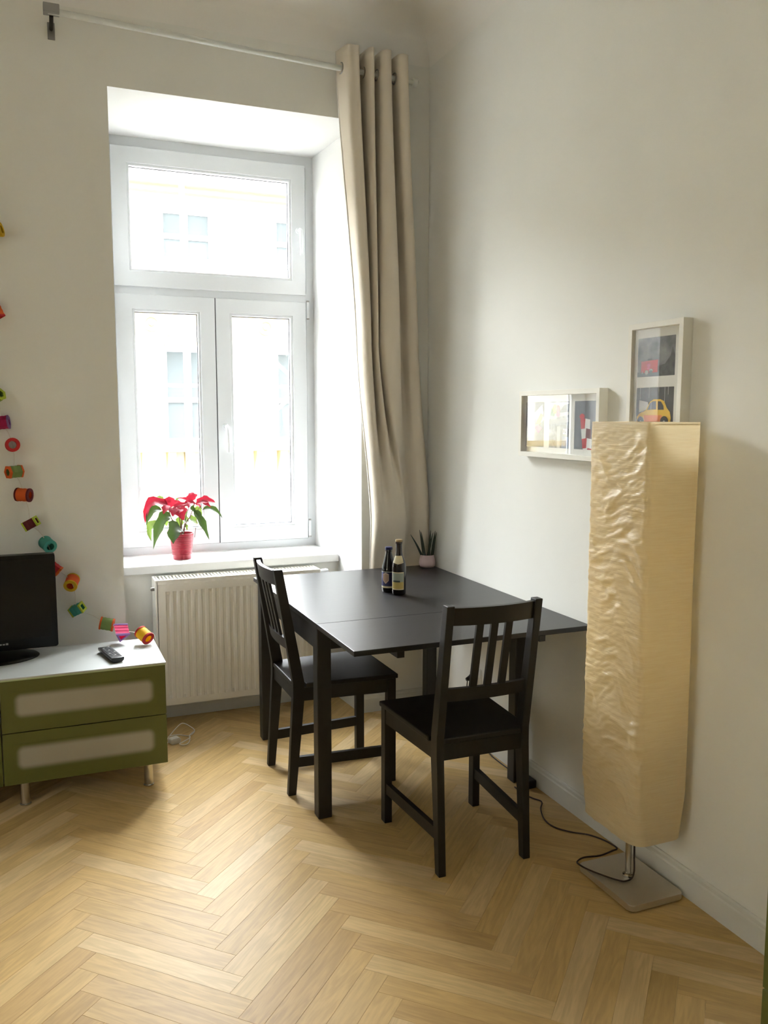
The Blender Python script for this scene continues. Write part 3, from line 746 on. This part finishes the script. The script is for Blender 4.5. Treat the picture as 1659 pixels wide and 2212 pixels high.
def disc(cx, cy, r, ry=None, n=14, a0=0, a1=2*PI):
    return [(cx+r*math.cos(a0+(a1-a0)*k/n), cy+(ry or r)*math.sin(a0+(a1-a0)*k/n)) for k in range(n if abs(a1-a0-2*PI) < 1e-6 else n+1)]
t1, c1y, c1z = picture('wide white picture frame with three small photos in a row', -.929, -1.450, 1.3256, 1.5786)
W = .128; Hh = .172
photo(t1, W, Hh, -1.010-c1y, 1.450-c1z, [('p_light', [(.45, .75), (.9, .95), (1, .6), (.6, .45)]), ('p_orange', [(.55, .52), (.82, .75), (.95, .70), (.8, .5)]), ('p_pink', [(.5, .42), (.7, .5), (.9, .42), (.7, .3)]), ('p_dark', [(.3, 0), (1, 0), (1, .2), (.6, .12)])], 'p_dark')
photo(t1, W, Hh, -1.175-c1y, 1.450-c1z, [('p_light', [(0, .62), (1, .72), (1, .98), (0, .98)]), ('p_green', [(.05, .70), (.25, .68), (.3, .82), (.1, .86)]), ('p_yellow', disc(.28, .84, .12, .10)), ('p_red', disc(.44, .83, .11, .09)), ('p_pink', disc(.46, .73, .10, .07)), ('p_mid', [(.5, .76), (.75, .92), (1, .95), (1, .78)]),
                              ('p_grey', [(0, .5), (1, .56), (1, .66), (0, .6)]), ('p_mid', [(.58, 0), (1, 0), (1, .5), (.6, .5)]), ('p_blue', [(.66, 0), (1, 0), (1, .24), (.68, .26)]), ('p_light', [(.42, 0), (.58, 0), (.58, .48), (.42, .46)]),
                              ('p_white', [(.72, .30), (.82, .30), (.82, .42), (.72, .42)]), ('p_mid', [(.75, .33), (.79, .33), (.79, .39), (.75, .39)]), ('p_white', [(.85, .30), (.95, .30), (.95, .42), (.85, .42)]), ('p_mid', [(.85, .33), (.91, .33), (.91, .36), (.85, .36)])], 'p_water')
chk = []
for k, (mn, mb) in enumerate((('p_red', 'p_white'), ('p_white', 'p_maroon'), ('p_red', 'p_white'), ('p_white', 'p_red'))):
    b0 = .62-.20*k; s0 = .28+.045*k
    chk.append((mn, [(s0, b0), (s0+.24, b0+.02), (s0+.22, b0-.19), (s0+.04, b0-.2)])); chk.append((mb, [(s0+.24, b0+.02), (s0+.46, b0), (s0+.46, b0-.2), (s0+.22, b0-.19)]))
photo(t1, W, Hh, -1.338-c1y, 1.450-c1z, [('p_red', disc(.36, .68, .12, .06))]+chk, 'p_mid')
t2, c2y, c2z = picture('upright white picture frame with a red suitcase photo above a yellow car photo', -1.594, -1.847, 1.262, 1.7733)
W2, H2 = .174, .121
photo(t2, W2, H2, -1.7017-c2y, 1.6678-c2z, [('p_forest', [(.55, 0), (1, 0), (1, .5), (.93, .72), (.88, .5), (.74, .30), (.55, .26)]), ('p_mid', [(0, 0), (.6, 0), (.6, .14), (0, .12)]),
      ('p_red', [(.10, .10), (.55, .10), (.56, .42), (.10, .40)]), ('p_black', [(.28, .42), (.40, .43), (.40, .46), (.28, .45)]), ('p_pink', disc(.31, .29, .05, .05)), ('p_pink', disc(.31, .21, .045, .03)), ('p_light', [(.12, .08), (.17, .08), (.145, .16)]), ('p_light', disc(.26, .11, .05, .06)), ('p_light', disc(.38, .13, .06, .07, 8, 0, PI)), ('p_mid', disc(.38, .12, .04, .04))], 'p_cloud')
car = [(.02, .10), (.03, .24), (.10, .33), (.28, .41), (.38, .62), (.48, .69), (.66, .69), (.76, .64), (.84, .46), (.92, .36), (.95, .20), (.93, .10)]
photo(t2, W2, H2, -1.7017-c2y, 1.5125-c2z, [('p_white', [(.08, .35), (.36, .45), (.32, .62), (.08, .68)]), ('p_light', [(.34, .72), (.355, .72), (.355, 1), (.34, 1)]), ('p_light', [(.60, .7), (.615, .7), (.615, 1), (.60, 1)]), ('p_light', [(.76, .62), (.775, .62), (.775, 1), (.76, 1)]), ('p_light', [(.85, .8), (.865, .8), (.865, 1), (.85, 1)]), ('p_light', [(.10, .7), (.115, .7), (.115, 1), (.10, 1)]),
      ('p_yellow', car), ('p_orange', [(.24, .10), (.70, .10), (.72, .28), (.22, .28)]), ('p_mid', [(.31, .42), (.39, .60), (.46, .64), (.55, .64), (.56, .43)]), ('p_dark', [(.60, .42), (.60, .64), (.68, .63), (.75, .52), (.76, .42)]), ('p_light', [(.41, .43), (.425, .43), (.425, .62), (.41, .61)]),
      ('p_black', disc(.14, .12, .095, .13)), ('p_black', disc(.78, .12, .105, .14)), ('p_light', disc(.14, .11, .025, .035, 8)), ('p_light', disc(.78, .11, .03, .04, 8)), ('p_dark', [(0, 0), (1, 0), (1, .05), (0, .05)])], 'p_dark')
photo(t2, W2, H2, -1.7017-c2y, 1.3575-c2z, [('p_grey', [(0, 0), (1, 0), (1, .3), (0, .4)])], 'p_cloud')

# ================================================================== BOTTLES + SNAKE PLANT ON TABLE
def band(bm, c, r, z0, z1, a0, a1, n=14, mi=0, cut=None):
    """label wrapped on a cylinder"""
    R = []
    for i in range(n+1):
        a = a0+(a1-a0)*i/n; R.append([bm.verts.new((c[0]+r*math.cos(a), c[1]+r*math.sin(a), z)) for z in (z0, z1)])
    for p, q in zip(R, R[1:]): bm.faces.new([p[0], q[0], q[1], p[1]]).material_index = mi
    return bm
toc = lambda c: math.atan2(CAM.y-c[1], CAM.x-c[0])
flatmat('l_cream', 214, 204, 170); flatmat('l_sky', 150, 158, 146); flatmat('l_straw', 190, 168, 96); flatmat('l_blue', 30, 32, 84); flatmat('l_crest', 206, 184, 170); flatmat('l_crest_edge', 178, 150, 128); flatmat('l_silver', 170, 172, 168); flatmat('l_ink', 52, 66, 66)
zt = TZ
ct = px(871, 1286, 2, zt); ct = (ct.x-.008, ct.y+.027)
bt = empty('beer_bottle', 'taller brown beer bottle with a cream and yellow label', 'bottle', (ct[0], ct[1], zt), group='beer bottles on the table')
prof = [(.024, 0), (.0285, .004), (.0295, .012), (.0295, .115), (.0285, .128), (.024, .146), (.0165, .166), (.0138, .18), (.0128, .205), (.0125, .213), (.0145, .215), (.0145, .221), (.013, .224)]
obj('glass_body', lathe(B(), prof, 32), 'bottle_brown', bt, smooth=40)
obj('crown_cap', lathe(B(), [(.0155, .2225), (.016, .226), (.0145, .2315), (.010, .2325)], 20), 'cap_gold', bt, smooth=40, label='pale crown cap')
a = toc(ct)
lb = obj('body_label', band(B(), (0, 0), .0298, .024, .098, a-1.15, a+.75), 'l_cream', bt)
obj('label_sky', band(B(), (0, 0), .0300, .057, .094, a-1.08, a+.68), 'l_sky', lb); obj('label_field', band(B(), (0, 0), .0300, .028, .057, a-1.08, a+.68), 'l_straw', lb)
obj('label_lettering', band(B(), (0, 0), .0301, .056, .063, a-.9, a+.15), 'l_ink', lb)
bm = B(); R = []
for i in range(13):
    q = i/12; an = a-1.0+1.75*q; dz = .010*(1-abs(2*q-1))
    R.append([bm.verts.new((r*math.cos(an), r*math.sin(an), z)) for r, z in ((.0278, .137-dz*.6), (.0238, .150), (.0180, .1655))])
for p, q in zip(R, R[1:]):
    for k in (0, 1): bm.faces.new([p[k], q[k], q[k+1], p[k+1]])
nl = obj('neck_label', bm, 'l_cream', bt, smooth=60)
cs = px(847, 1280, 2, zt); cs = (cs.x-.004, cs.y+.027)
bs = empty('beer_bottle', 'shorter dark beer bottle with a blue label and blue cap', 'bottle', (cs[0], cs[1], zt), group='beer bottles on the table')
prof = [(.025, 0), (.029, .004), (.030, .012), (.030, .088), (.0285, .105), (.023, .13), (.0165, .152), (.0138, .165), (.0132, .172), (.015, .174), (.015, .180), (.0135, .183)]
obj('glass_body', lathe(B(), prof, 32), 'bottle_dark', bs, smooth=40)
obj('crown_cap', lathe(B(), [(.0158, .181), (.0163, .186), (.0148, .1915), (.010, .1925)], 20), 'cap_blue', bs, smooth=40, label='blue crown cap')
a = toc(cs)
lb = obj('body_label', band(B(), (0, 0), .0303, .020, .087, a-1.4, a+1.4, 22), 'l_blue', bs)
obj('label_stripe', band(B(), (0, 0), .0305, .020, .028, a-1.4, a+1.4, 22), 'l_cream', lb); obj('label_rim', band(B(), (0, 0), .0305, .087, .090, a-1.4, a+1.4, 22), 'l_silver', lb)
for r_, sc_, mm in ((.0306, 1.0, 'l_crest'), (.0307, .78, 'l_crest_edge')):
    bm = B(); cz_ = .062; pts = [(-.36, .018), (0, .024), (.36, .018), (.36, -.010), (0, -.024), (-.36, -.010)]
    top = []; bot = []
    for i in range(9):
        q = -1+2*i/8; an = a-.45+.46*sc_*q
        top.append(bm.verts.new((r_*math.cos(an), r_*math.sin(an), cz_+sc_*(.018+.006*(1-abs(q))))))
        bot.append(bm.verts.new((r_*math.cos(an), r_*math.sin(an), cz_-sc_*(.010+.014*(1-abs(q))))))
    for i in range(8): bm.faces.new([bot[i], bot[i+1], top[i+1], top[i]])
    obj('label_crest', bm, mm, lb)

PC = Vector((-.052, -.116, zt))
sp_ = empty('snake_plant', 'small spiky succulent in a pale pink pot on the far table corner', 'potted plant', PC)
prof = [(.026, 0), (.034, .002), (.0395, .012), (.0405, .024), (.037, .044), (.0335, .058), (.0335, .062), (.031, .062), (.031, .050)]
obj('pot', lathe(B(), prof, 32), 'pot_pink', sp_, smooth=50, label='pale pink ceramic pot')
obj('soil', lathe(B(), [(.0312, .052), (.0312, .054), (.0, .0565)][:2], 20), 'soil', sp_)
z4 = lambda x, y: (800+x/8.295, 1120+y/8.295)
for (bx_, by_), (tx_, ty_), dy in [((935, 645), (745, 295), .010), ((962, 640), (880, 225), -.012), ((975, 645), (910, 212), .012), ((1010, 645), (1090, 240), -.014), ((1065, 640), (1118, 222), .014), ((1095, 640), (1200, 215), -.004), ((1135, 645), (1266, 228), -.012)]:
    b_ = px(*z4(bx_, by_), 1, PC.y)-PC; t_ = px(*z4(tx_, ty_), 1, PC.y)-PC
    b_ = Vector((max(-.022, min(.022, b_.x)), dy*.8, .05)); t_.y = dy*1.6
    t_.x = min(t_.x, .040)
    mid = (b_+t_)*.5+Vector((0, 0, .006))
    pts = smoothpts([b_, mid, t_], 5); n = len(pts)
    obj('leaf', tube(B(), pts, [.0068*(1-.88*(i/(n-1))**1.4) for i in range(n)], 8), 'snake_leaf', sp_, smooth=60)

# ================================================================== POINSETTIA
QY = .435
PO = px(393.5, 1206.5, 2, SZ); PO = Vector((PO.x, QY, SZ))
poi = empty('poinsettia', 'red poinsettia in a ribbed red pot on the window sill', 'potted plant', PO)
prof = [(.043, 0), (.0455, .003)]
z = .008
while z < .118:
    q = z/.13; r = .0455+.0125*q
    prof += [(r, z), (r+.0012, z+.002), (r+.0012, z+.0045), (r, z+.0065)] if .02 < z else [(r, z)]
    z += .0078
prof += [(.0578, .122), (.0590, .126), (.0590, .131), (.0555, .131), (.0545, .11), (.052, .108)]
obj('pot', lathe(B(), prof, 40), 'pot_red', poi, smooth=40, label='glossy red ribbed flower pot')
obj('soil', lathe(B(), [(.0535, .104), (.0535, .110)], 24), 'soil', poi)
z5 = lambda x, y: (290+x/8.295, 1050+y/8.295)
def leaf(bp, mp_, tp_, w, m, dy0=0.0, dy1=0.0, heart=False, fold=.35):
    def P(q, dy):
        p = px(*z5(*q), 1, QY); return Vector((p.x, QY+dy, p.z))-PO
    a, c = P(bp, dy0), P(tp_, dy1)
    mid = P(mp_, (dy0+dy1)/2) if mp_ else (a+c)/2+Vector((0, -.004, .006))
    N = 9; bm = B(); R = []; wm = w*.000277/2
    view = (CAM-(PO+mid)).normalized()
    for i in range(N+1):
        t = i/N; p = (1-t)**2*a+2*t*(1-t)*(mid*2-(a+c)/2)+t*t*c
        t2_ = min(1, t+.02); d = ((1-t2_)**2*a+2*t2_*(1-t2_)*(mid*2-(a+c)/2)+t2_*t2_*c)-p
        if d.length < 1e-6: d = c-mid
        d.normalize()
        nv = (view*.8+Vector((0, 0, .6))).normalized()
        side = d.cross(nv).normalized(); up = side.cross(d).normalized()
        prof_ = math.sin(PI*min(1, t**.72 if not heart else t**.5))**(.85 if not heart else .6)*(1-.15*t)
        lob = 1+.20*math.sin(t*15+w)
        ww = wm*prof_*lob if 0 < i < N else .0004
        R.append([bm.verts.new(p-side*ww+up*ww*fold), bm.verts.new(p-side*ww*.5+up*ww*fold*.35), bm.verts.new(p), bm.verts.new(p+side*ww*.5+up*ww*fold*.35), bm.verts.new(p+side*ww+up*ww*fold)])
    for p, q in zip(R, R[1:]):
        for k in range(4): bm.faces.new([p[k], p[k+1], q[k+1], q[k]])
    return obj('bract' if m == 'bract_red' else 'leaf', bm, m, poi, smooth=70)
r_ = 'bract_red'
for a in [((580, 340), (280, 300), (182, 665), 190, r_, -.01, -.03), ((600, 330), None, (350, 245), 110, r_, 0, .02), ((640, 400), None, (632, 190), 230, r_, .01, .02), ((590, 340), None, (500, 490), 150, r_, -.01, -.04),
          ((690, 380), None, (665, 530), 170, r_, -.02, -.05), ((775, 350), (800, 450), (850, 595), 270, r_, -.02, -.06), ((700, 330), None, (870, 310), 110, r_, .01, .03), ((700, 390), (820, 330), (960, 300), 120, r_, -.01, -.02),
          ((880, 350), (1000, 300), (1110, 320), 130, r_, -.02, -.01), ((1060, 290), None, (780, 222), 70, r_, .01, .03), ((1050, 270), None, (1025, 125), 190, r_, .01, .03), ((1110, 310), (1280, 250), (1445, 292), 170, r_, 0, -.01),
          ((1100, 330), None, (1225, 412), 100, r_, .01, .03), ((1180, 275), None, (1355, 372), 100, r_, 0, -.03), ((660, 300), None, (560, 250), 110, r_, .01, .05), ((820, 400), None, (760, 480), 150, r_, -.02, -.05), ((1010, 300), None, (930, 380), 110, r_, -.02, -.05)]:
    leaf(*a)
g_, l_ = 'leaf_green', 'leaf_light'
for a in [((490, 425), (310, 440), (195, 692), 160, g_, -.01, -.04), ((655, 540), (470, 620), (318, 1108), 230, g_, -.02, -.05), ((450, 650), (290, 740), (320, 1005), 140, l_, .01, .03), ((830, 750), (700, 790), (662, 1002), 330, g_, -.02, -.07, True),
          ((1060, 430), (1190, 620), (1322, 948), 150, g_, -.01, -.03), ((1225, 425), (1410, 400), (1562, 565), 100, g_, 0, -.02), ((1080, 400), None, (1225, 570), 190, l_, .01, .03), ((850, 580), None, (1005, 650), 190, l_, .02, .04),
          ((945, 440), None, (890, 570), 110, l_, .02, .03), ((800, 560), None, (850, 790), 150, l_, .02, .03), ((990, 580), None, (1170, 700), 150, l_, .02, .04), ((585, 630), None, (600, 740), 90, l_, .03, .04), ((540, 262), None, (420, 222), 80, l_, .04, .06),
          ((1000, 380), None, (1090, 470), 110, g_, 0, 0), ((760, 280), None, (860, 250), 60, l_, .03, .05), ((930, 700), None, (960, 800), 70, l_, .03, .02)]:
    leaf(*a)
def stem(pts, r=.0022):
    P = []
    for q, dy in pts:
        p = px(*z5(*q), 1, QY); P.append(Vector((p.x, QY+dy, p.z))-PO)
    P[0].z = .105
    obj('stem', tube(B(), smoothpts(P, 4), r, 6), 'stem_brown', poi, smooth=60)
stem([((850, 840), 0), ((848, 600), 0), ((870, 380), -.01)], .003); stem([((840, 840), 0), ((760, 700), -.005), ((650, 560), -.01), ((610, 350), -.01)], .003)
stem([((870, 840), 0), ((920, 700), .01), ((1010, 540), .01), ((1080, 320), .005)], .003); stem([((860, 840), .01), ((960, 480), .02), ((1050, 300), .02)]); stem([((855, 840), -.01), ((800, 560), -.015), ((770, 360), -.015)])
stem([((1070, 430), 0), ((1150, 415), 0), ((1240, 425), 0)], .0015)

# ================================================================== GREEN TV CABINET
CY, CB, CX1, CXM = -.515, -.115, -1.3785, -1.9805
CZ0, CZT = .103, .508
def frost():
    m = mat('frosted_panel', rgb(150, 148, 132), .35); nt = m.node_tree; p = nt.nodes['Principled BSDF']; N = nt.nodes.new; L = nt.links.new
    tc = nt.nodes['Texture Coordinate']; sx_ = N('ShaderNodeSeparateXYZ'); L(tc.outputs['Object'], sx_.inputs[0])
    def M_(op, a, b=None):
        n = N('ShaderNodeMath'); n.operation = op
        for i, q in enumerate((a, b)):
            if q is None: continue
            if isinstance(q, (int, float)): n.inputs[i].default_value = q
            else: L(q, n.inputs[i])
        return n.outputs[0]
    dx = M_('MAXIMUM', M_('SUBTRACT', M_('ABSOLUTE', sx_.outputs[0]), .225), 0.0); dz = M_('MAXIMUM', M_('SUBTRACT', M_('ABSOLUTE', sx_.outputs[2]), .019), 0.0)
    d = M_('SQRT', M_('ADD', M_('MULTIPLY', dx, dx), M_('MULTIPLY', dz, dz)))
    mr = N('ShaderNodeMapRange'); mr.interpolation_type = 'SMOOTHSTEP'; L(d, mr.inputs[0]); mr.inputs['From Min'].default_value = .008; mr.inputs['From Max'].default_value = .034
    mx = N('ShaderNodeMixRGB'); L(mr.outputs[0], mx.inputs[0]); mx.inputs[1].default_value = rgb(160, 156, 142); mx.inputs[2].default_value = rgb(88, 92, 36)
    L(mx.outputs[0], p.inputs['Base Color'])
frost()
def cabinet(x0, x1, label):
    cx = (x0+x1)/2
    t = empty('drawer_cabinet', label, 'cabinet', (cx, (CY+CB)/2, 0), group='green two-drawer cabinets')
    yo = (CY+CB)/2; a, b = x0-cx, x1-cx; f, k = CY-yo, CB-yo
    obj('body', bx(a+.0005, b-.0005, f+.019, k, CZ0+.002, CZT-.004), 'cabinet_white', t)
    for z0, z1 in ((.3055, .504), (.1035, .3025)):
        d = obj('drawer_front', bx(a+.0015, b-.0015, f, f+.018, z0, z1), 'green_paint', t, bevel=.0012, label='green drawer front')
        w = obj('frosted_window', bx(-.262, .262, -.0008, .0, -.055, .055), 'frosted_panel', d, label='frosted glass inset'); w.location = (0, f-.0001, (z0+z1)/2+.002)
    for lx in (a+.07, b-.072):
        for ly in (f+.055, k-.05): obj('leg', lathe(B(), [(.021, 0), (.021, .004), (.018, .007), (.018, CZ0+.002)], 20, (lx, ly, 0)), 'chrome', t, smooth=40, label='round metal leg')
    return t
cabinet(CXM, CX1, 'green two-drawer cabinet with frosted insets at the right end of the TV bench')
cabinet(CXM-.602, CXM-.001, 'green two-drawer cabinet at the left end of the TV bench, mostly out of view')
gt = obj('glass_top', bx(CXM-.602, CX1+.002, CY-.003, CB, .510, .516), 'cabinet_white', bevel=.001)
tag(gt, 'white glass top lying across the green cabinets', 'glass top')
pads = obj('glass_pad', bx(CXM-.60, CX1, CY+.0, CB, CZT-.004, .510), 'glass_edge', gt)
ZG = .516
# television
TVX, TVY = -2.077, -.215
tv = empty('television', 'black flat television with an oval stand on the green cabinet', 'television', (TVX, TVY, ZG))
obj('housing', prism(B(), rrect(-.312, .312, .032, .414, .010), 1, -.012, .035), 'tv_black', tv, bevel=.003, smooth=40)
obj('screen', bx(-.288, .288, -.0128, -.0121, .075, .395), 'tv_black', tv)
obj('neck', prism(B(), rrect(-.05, .05, .005, .12, .01), 1, .012, .032), 'tv_black', tv)
bm = lathe(B(), [(.99, 0), (1, .004), (.97, .010), (.75, .0145), (.3, .017)], 48); bm.transform(Matrix.Diagonal((.240, .130, 1, 1)))
obj('stand', bm, 'tv_black', tv, smooth=40)
bm = B()
for k in range(7):
    x0 = .045+k*.0118
    box(bm, x0, x0+.009, -.0129, -.0122, .0545, .0605 if k % 3 else .0625)
obj('logo', bm, 'print_grey', tv, label='small grey lettering, too faint to read')
# remote
rm = empty('remote_control', 'black remote control lying on the white cabinet top', 'remote', (-1.572, -.363, ZG), math.radians(-168.5))
bm = B(); L_ = .095
pr = [(-.024, .021), (.024, .021), (.0255, .018), (.024, .009), (.016, .002), (.006, 0), (-.006, 0), (-.016, .002), (-.024, .009), (-.0255, .018)]
prism(bm, pr, 1, -L_, L_)
obj('case', bm, 'black_plastic', rm, bevel=.001, smooth=35)
obj('face_plate', bx(-.021, .021, -L_+.004, L_-.006, .021, .0214), 'tv_black', rm)
for r in range(9):
    for c in range(3):
        obj('button', bx(-.017+c*.0125, -.009+c*.0125, -.082+r*.017, -.074+r*.017, .0214, .0232), 'print_grey' if (r*3+c) % 5 == 0 else 'gasket', rm, bevel=.0008, seg=1)

# ================================================================== GARLAND
gar = empty('garland', 'string of colourful paper lanterns hanging down the wall onto the cabinet', 'garland', (-1.45, -.2, ZG))
GI = Matrix.Translation((1.45, .2, -ZG))
def cmat(name, r, g, b):
    if name not in MATS:
        m = mat(name, rgb(r, g, b), .7); nt = m.node_tree; p = nt.nodes['Principled BSDF']
        t = nt.nodes.new('ShaderNodeBsdfTranslucent'); t.inputs[0].default_value = rgb(min(255, r+20), min(255, g+20), min(255, b+10)); mx = nt.nodes.new('ShaderNodeMixShader'); mx.inputs[0].default_value = .3
        nt.links.new(p.outputs[0], mx.inputs[1]); nt.links.new(t.outputs[0], mx.inputs[2]); nt.links.new(mx.outputs[0], nt.nodes['Material Output'].inputs[0])
    return name
def lantern(pos, sides, body, rim, axis, L=.058, R=.026, twist=0.0):
    ax = Vector(axis).normalized(); Q = Vector((0, 0, 1)).rotation_difference(ax).to_matrix() @ Matrix.Rotation(twist, 3, 'Z')
    pos = Vector(pos)
    def ringtube(prof, n):
        bm = B(); rings = [[bm.verts.new(pos+Q @ Vector((r*math.cos(2*PI*i/n), r*math.sin(2*PI*i/n), z))) for i in range(n)] for r, z in prof]
        for a, b in zip(rings, rings[1:]):
            for i in range(n): bm.faces.new([a[i], a[(i+1) % n], b[(i+1) % n], b[i]])
        return bm
    n = sides if sides else 20; sm_ = None if sides else 40
    k = .975
    pf = [(R*k, -L/2)]
    m_ = 7
    for i in range(1, m_): pf.append((R*(k-.05*(i % 2)), -L/2+L*i/m_))
    pf += [(R*k, L/2), (R*k-.0015, L/2)]+[(R*(k-.05*(i % 2))-.0015, -L/2+L*i/m_) for i in range(m_-1, 0, -1)]+[(R*k-.0015, -L/2), (R*k, -L/2)]
    b = obj('lantern', ringtube(pf, n), body, gar, smooth=sm_); b.matrix_parent_inverse = GI
    for s in (-1, 1):
        z = s*L/2; pr_ = [(R*.55, z+s*.0004), (R*.99, z+s*.0004), (R*1.01, z-s*.002), (R*1.0, z-s*.007), (R*.98, z-s*.007), (R*.96, z-s*.002), (R*.55, z-s*.002), (R*.55, z+s*.0004)]
        r = obj('rim', ringtube(pr_, n), rim, b, smooth=sm_); r.matrix_parent_inverse = GI.inverted() @ GI; r.parent = b
        r.matrix_parent_inverse = Matrix.Identity(4)
    return b
C_ = lambda n: n
cmat('g_yellow', 226, 190, 40); cmat('g_orange', 232, 104, 44); cmat('g_red', 206, 48, 52); cmat('g_green', 138, 164, 92); cmat('g_magenta', 190, 30, 96); cmat('g_purple', 150, 110, 176); cmat('g_maroon', 110, 36, 44); cmat('g_lime', 190, 206, 70); cmat('g_teal', 84, 176, 160); cmat('g_pink', 236, 70, 130); cmat('g_gold', 250, 204, 40)
W_ = lambda u, v, y=-.046: px(u, v, 1, y)
GL = [(W_(-12, 498), 0, 'g_yellow', 'g_yellow', (1, -.3, .2)), (W_(-10, 672), 4, 'g_orange', 'g_red', (.4, -.2, -1)), (W_(-9, 857), 6, 'g_green', 'g_lime', (.6, -.6, .4)),
      (W_(4, 913), 6, 'g_magenta', 'g_purple', (1, -.15, .12)), (W_(27, 961), 0, 'g_red', 'g_red', (.05, -1, .05)), (W_(31, 1019), 6, 'g_green', 'g_orange', (-.85, -.5, -.05)),
      (W_(51, 1069), 0, 'g_orange', 'g_maroon', (.9, -.45, -.05)), (W_(67, 1131), 4, 'g_maroon', 'g_lime', (.8, -.3, .45)), (W_(103, 1176), 0, 'g_teal', 'g_teal', (.35, -.9, -.25)),
      (W_(116, 1227), 4, 'g_red', 'g_orange', (.7, -.2, -.6)), (W_(155, 1258), 0, 'g_orange', 'g_yellow', (-.25, -.85, -.4)), (W_(167, 1316), 4, 'g_teal', 'g_lime', (.75, -.5, .42)),
      (W_(231, 1348, -.05), 0, 'g_green', 'g_orange', (.95, -.2, -.22)), (px(261, 1371, 1, -.155)+Vector((0, 0, .013)), 3, 'g_pink', 'g_purple', (.1, -.75, -.65)), (px(312, 1380, 1, -.215)+Vector((0, 0, .016)), 0, 'g_gold', 'g_red', (.5, -.75, -.42))]
for i, (p, s, b, r, ax) in enumerate(GL):
    lantern(p, s, b, r, ax, twist=.5 if s == 4 else (PI/6 if s == 3 else 0), R=.0285 if s != 3 else .036)
pts = [g[0] for g in GL]
wire = [Vector((pts[0].x+.02, -.02, 2.6))]
for a, b in zip(pts, pts[1:]): wire += [a, (a+b)/2+Vector((.004, .008, .004))]
wire += [pts[-1], Vector((-1.40, -.20, ZG+.045)), Vector((-1.372, -.17, ZG+.01)), Vector((-1.366, -.19, ZG-.12)), Vector((-1.366, -.18, .2)), Vector((-1.355, -.10, .016)), Vector((-1.30, -.03, .010))]
o = obj('wire', tube(B(), smoothpts(wire, 4), .0016, 6), 'cord_white', gar, smooth=60); o.matrix_parent_inverse = GI

# white cable on the floor
wc = empty('charger_cable', 'white charger and looped cable on the floor beside the green cabinet', 'cable', tuple(px(390, 1600, 2, 0)))
WI = Matrix.Translation(-wc.location)
z8 = lambda x, y, h=.004: tuple(px(260+x/8.295, 1540+y/8.295, 2, h))
pts = [z8(840, 470), z8(890, 400, .012), z8(1000, 270, .03), z8(1110, 185, .04), z8(1240, 235, .03), z8(1330, 320, .015), z8(1230, 410), z8(1060, 390, .01), z8(900, 410, .012), z8(850, 440)]
o = obj('cable', tube(B(), smoothpts(pts, 5), .0022, 6), 'cord_white', wc, smooth=60); o.matrix_parent_inverse = WI
pts = [z8(1330, 325, .012), z8(1240, 400), z8(1245, 480), z8(1210, 550), z8(1130, 575), z8(1060, 555), z8(1120, 520, .008), z8(1240, 450, .01), z8(1250, 420, .004)]
o = obj('cable', tube(B(), smoothpts(pts, 5), .0022, 6), 'cord_white', wc, smooth=60); o.matrix_parent_inverse = WI
pc = px(260+970/8.295, 1540+540/8.295, 2, 0)
bm = prism(B(), rrect(-.024, .024, .0, .026, .008), 1, -.016, .016); bm.transform(Matrix.Translation(pc) @ Matrix.Rotation(.35, 4, 'Z'))
o = obj('adapter', bm, 'cord_white', wc, bevel=.002, smooth=40); o.matrix_parent_inverse = WI

# green storage unit whose edge shows at the right of the frame
ge_ = px(1652, 2160, 0, -.40)
gc = empty('storage_unit', 'green storage unit standing by the right wall at the edge of view', 'cabinet', (-.21, ge_.y-.32, 0))
obj('carcass', bx(-.19, .19, -.30, .3185, .012, .50), 'green_paint', gc, bevel=.002)
obj('plinth', bx(-.17, .19, -.28, .29, 0, .012), 'black_plastic', gc)
for z0, z1 in ((.03, .255), (.26, .49)):
    d = obj('drawer_front', bx(-.2055, -.19, -.295, .314, z0, z1), 'green_paint', gc, bevel=.001)
    obj('knob', lathe(B(), [(.006, 0), (.006, .012), (.012, .016), (.010, .022)], 16, (-.2055, 0, (z0+z1)/2), axis=(-1, 0, 0)), 'chrome', d, smooth=40)
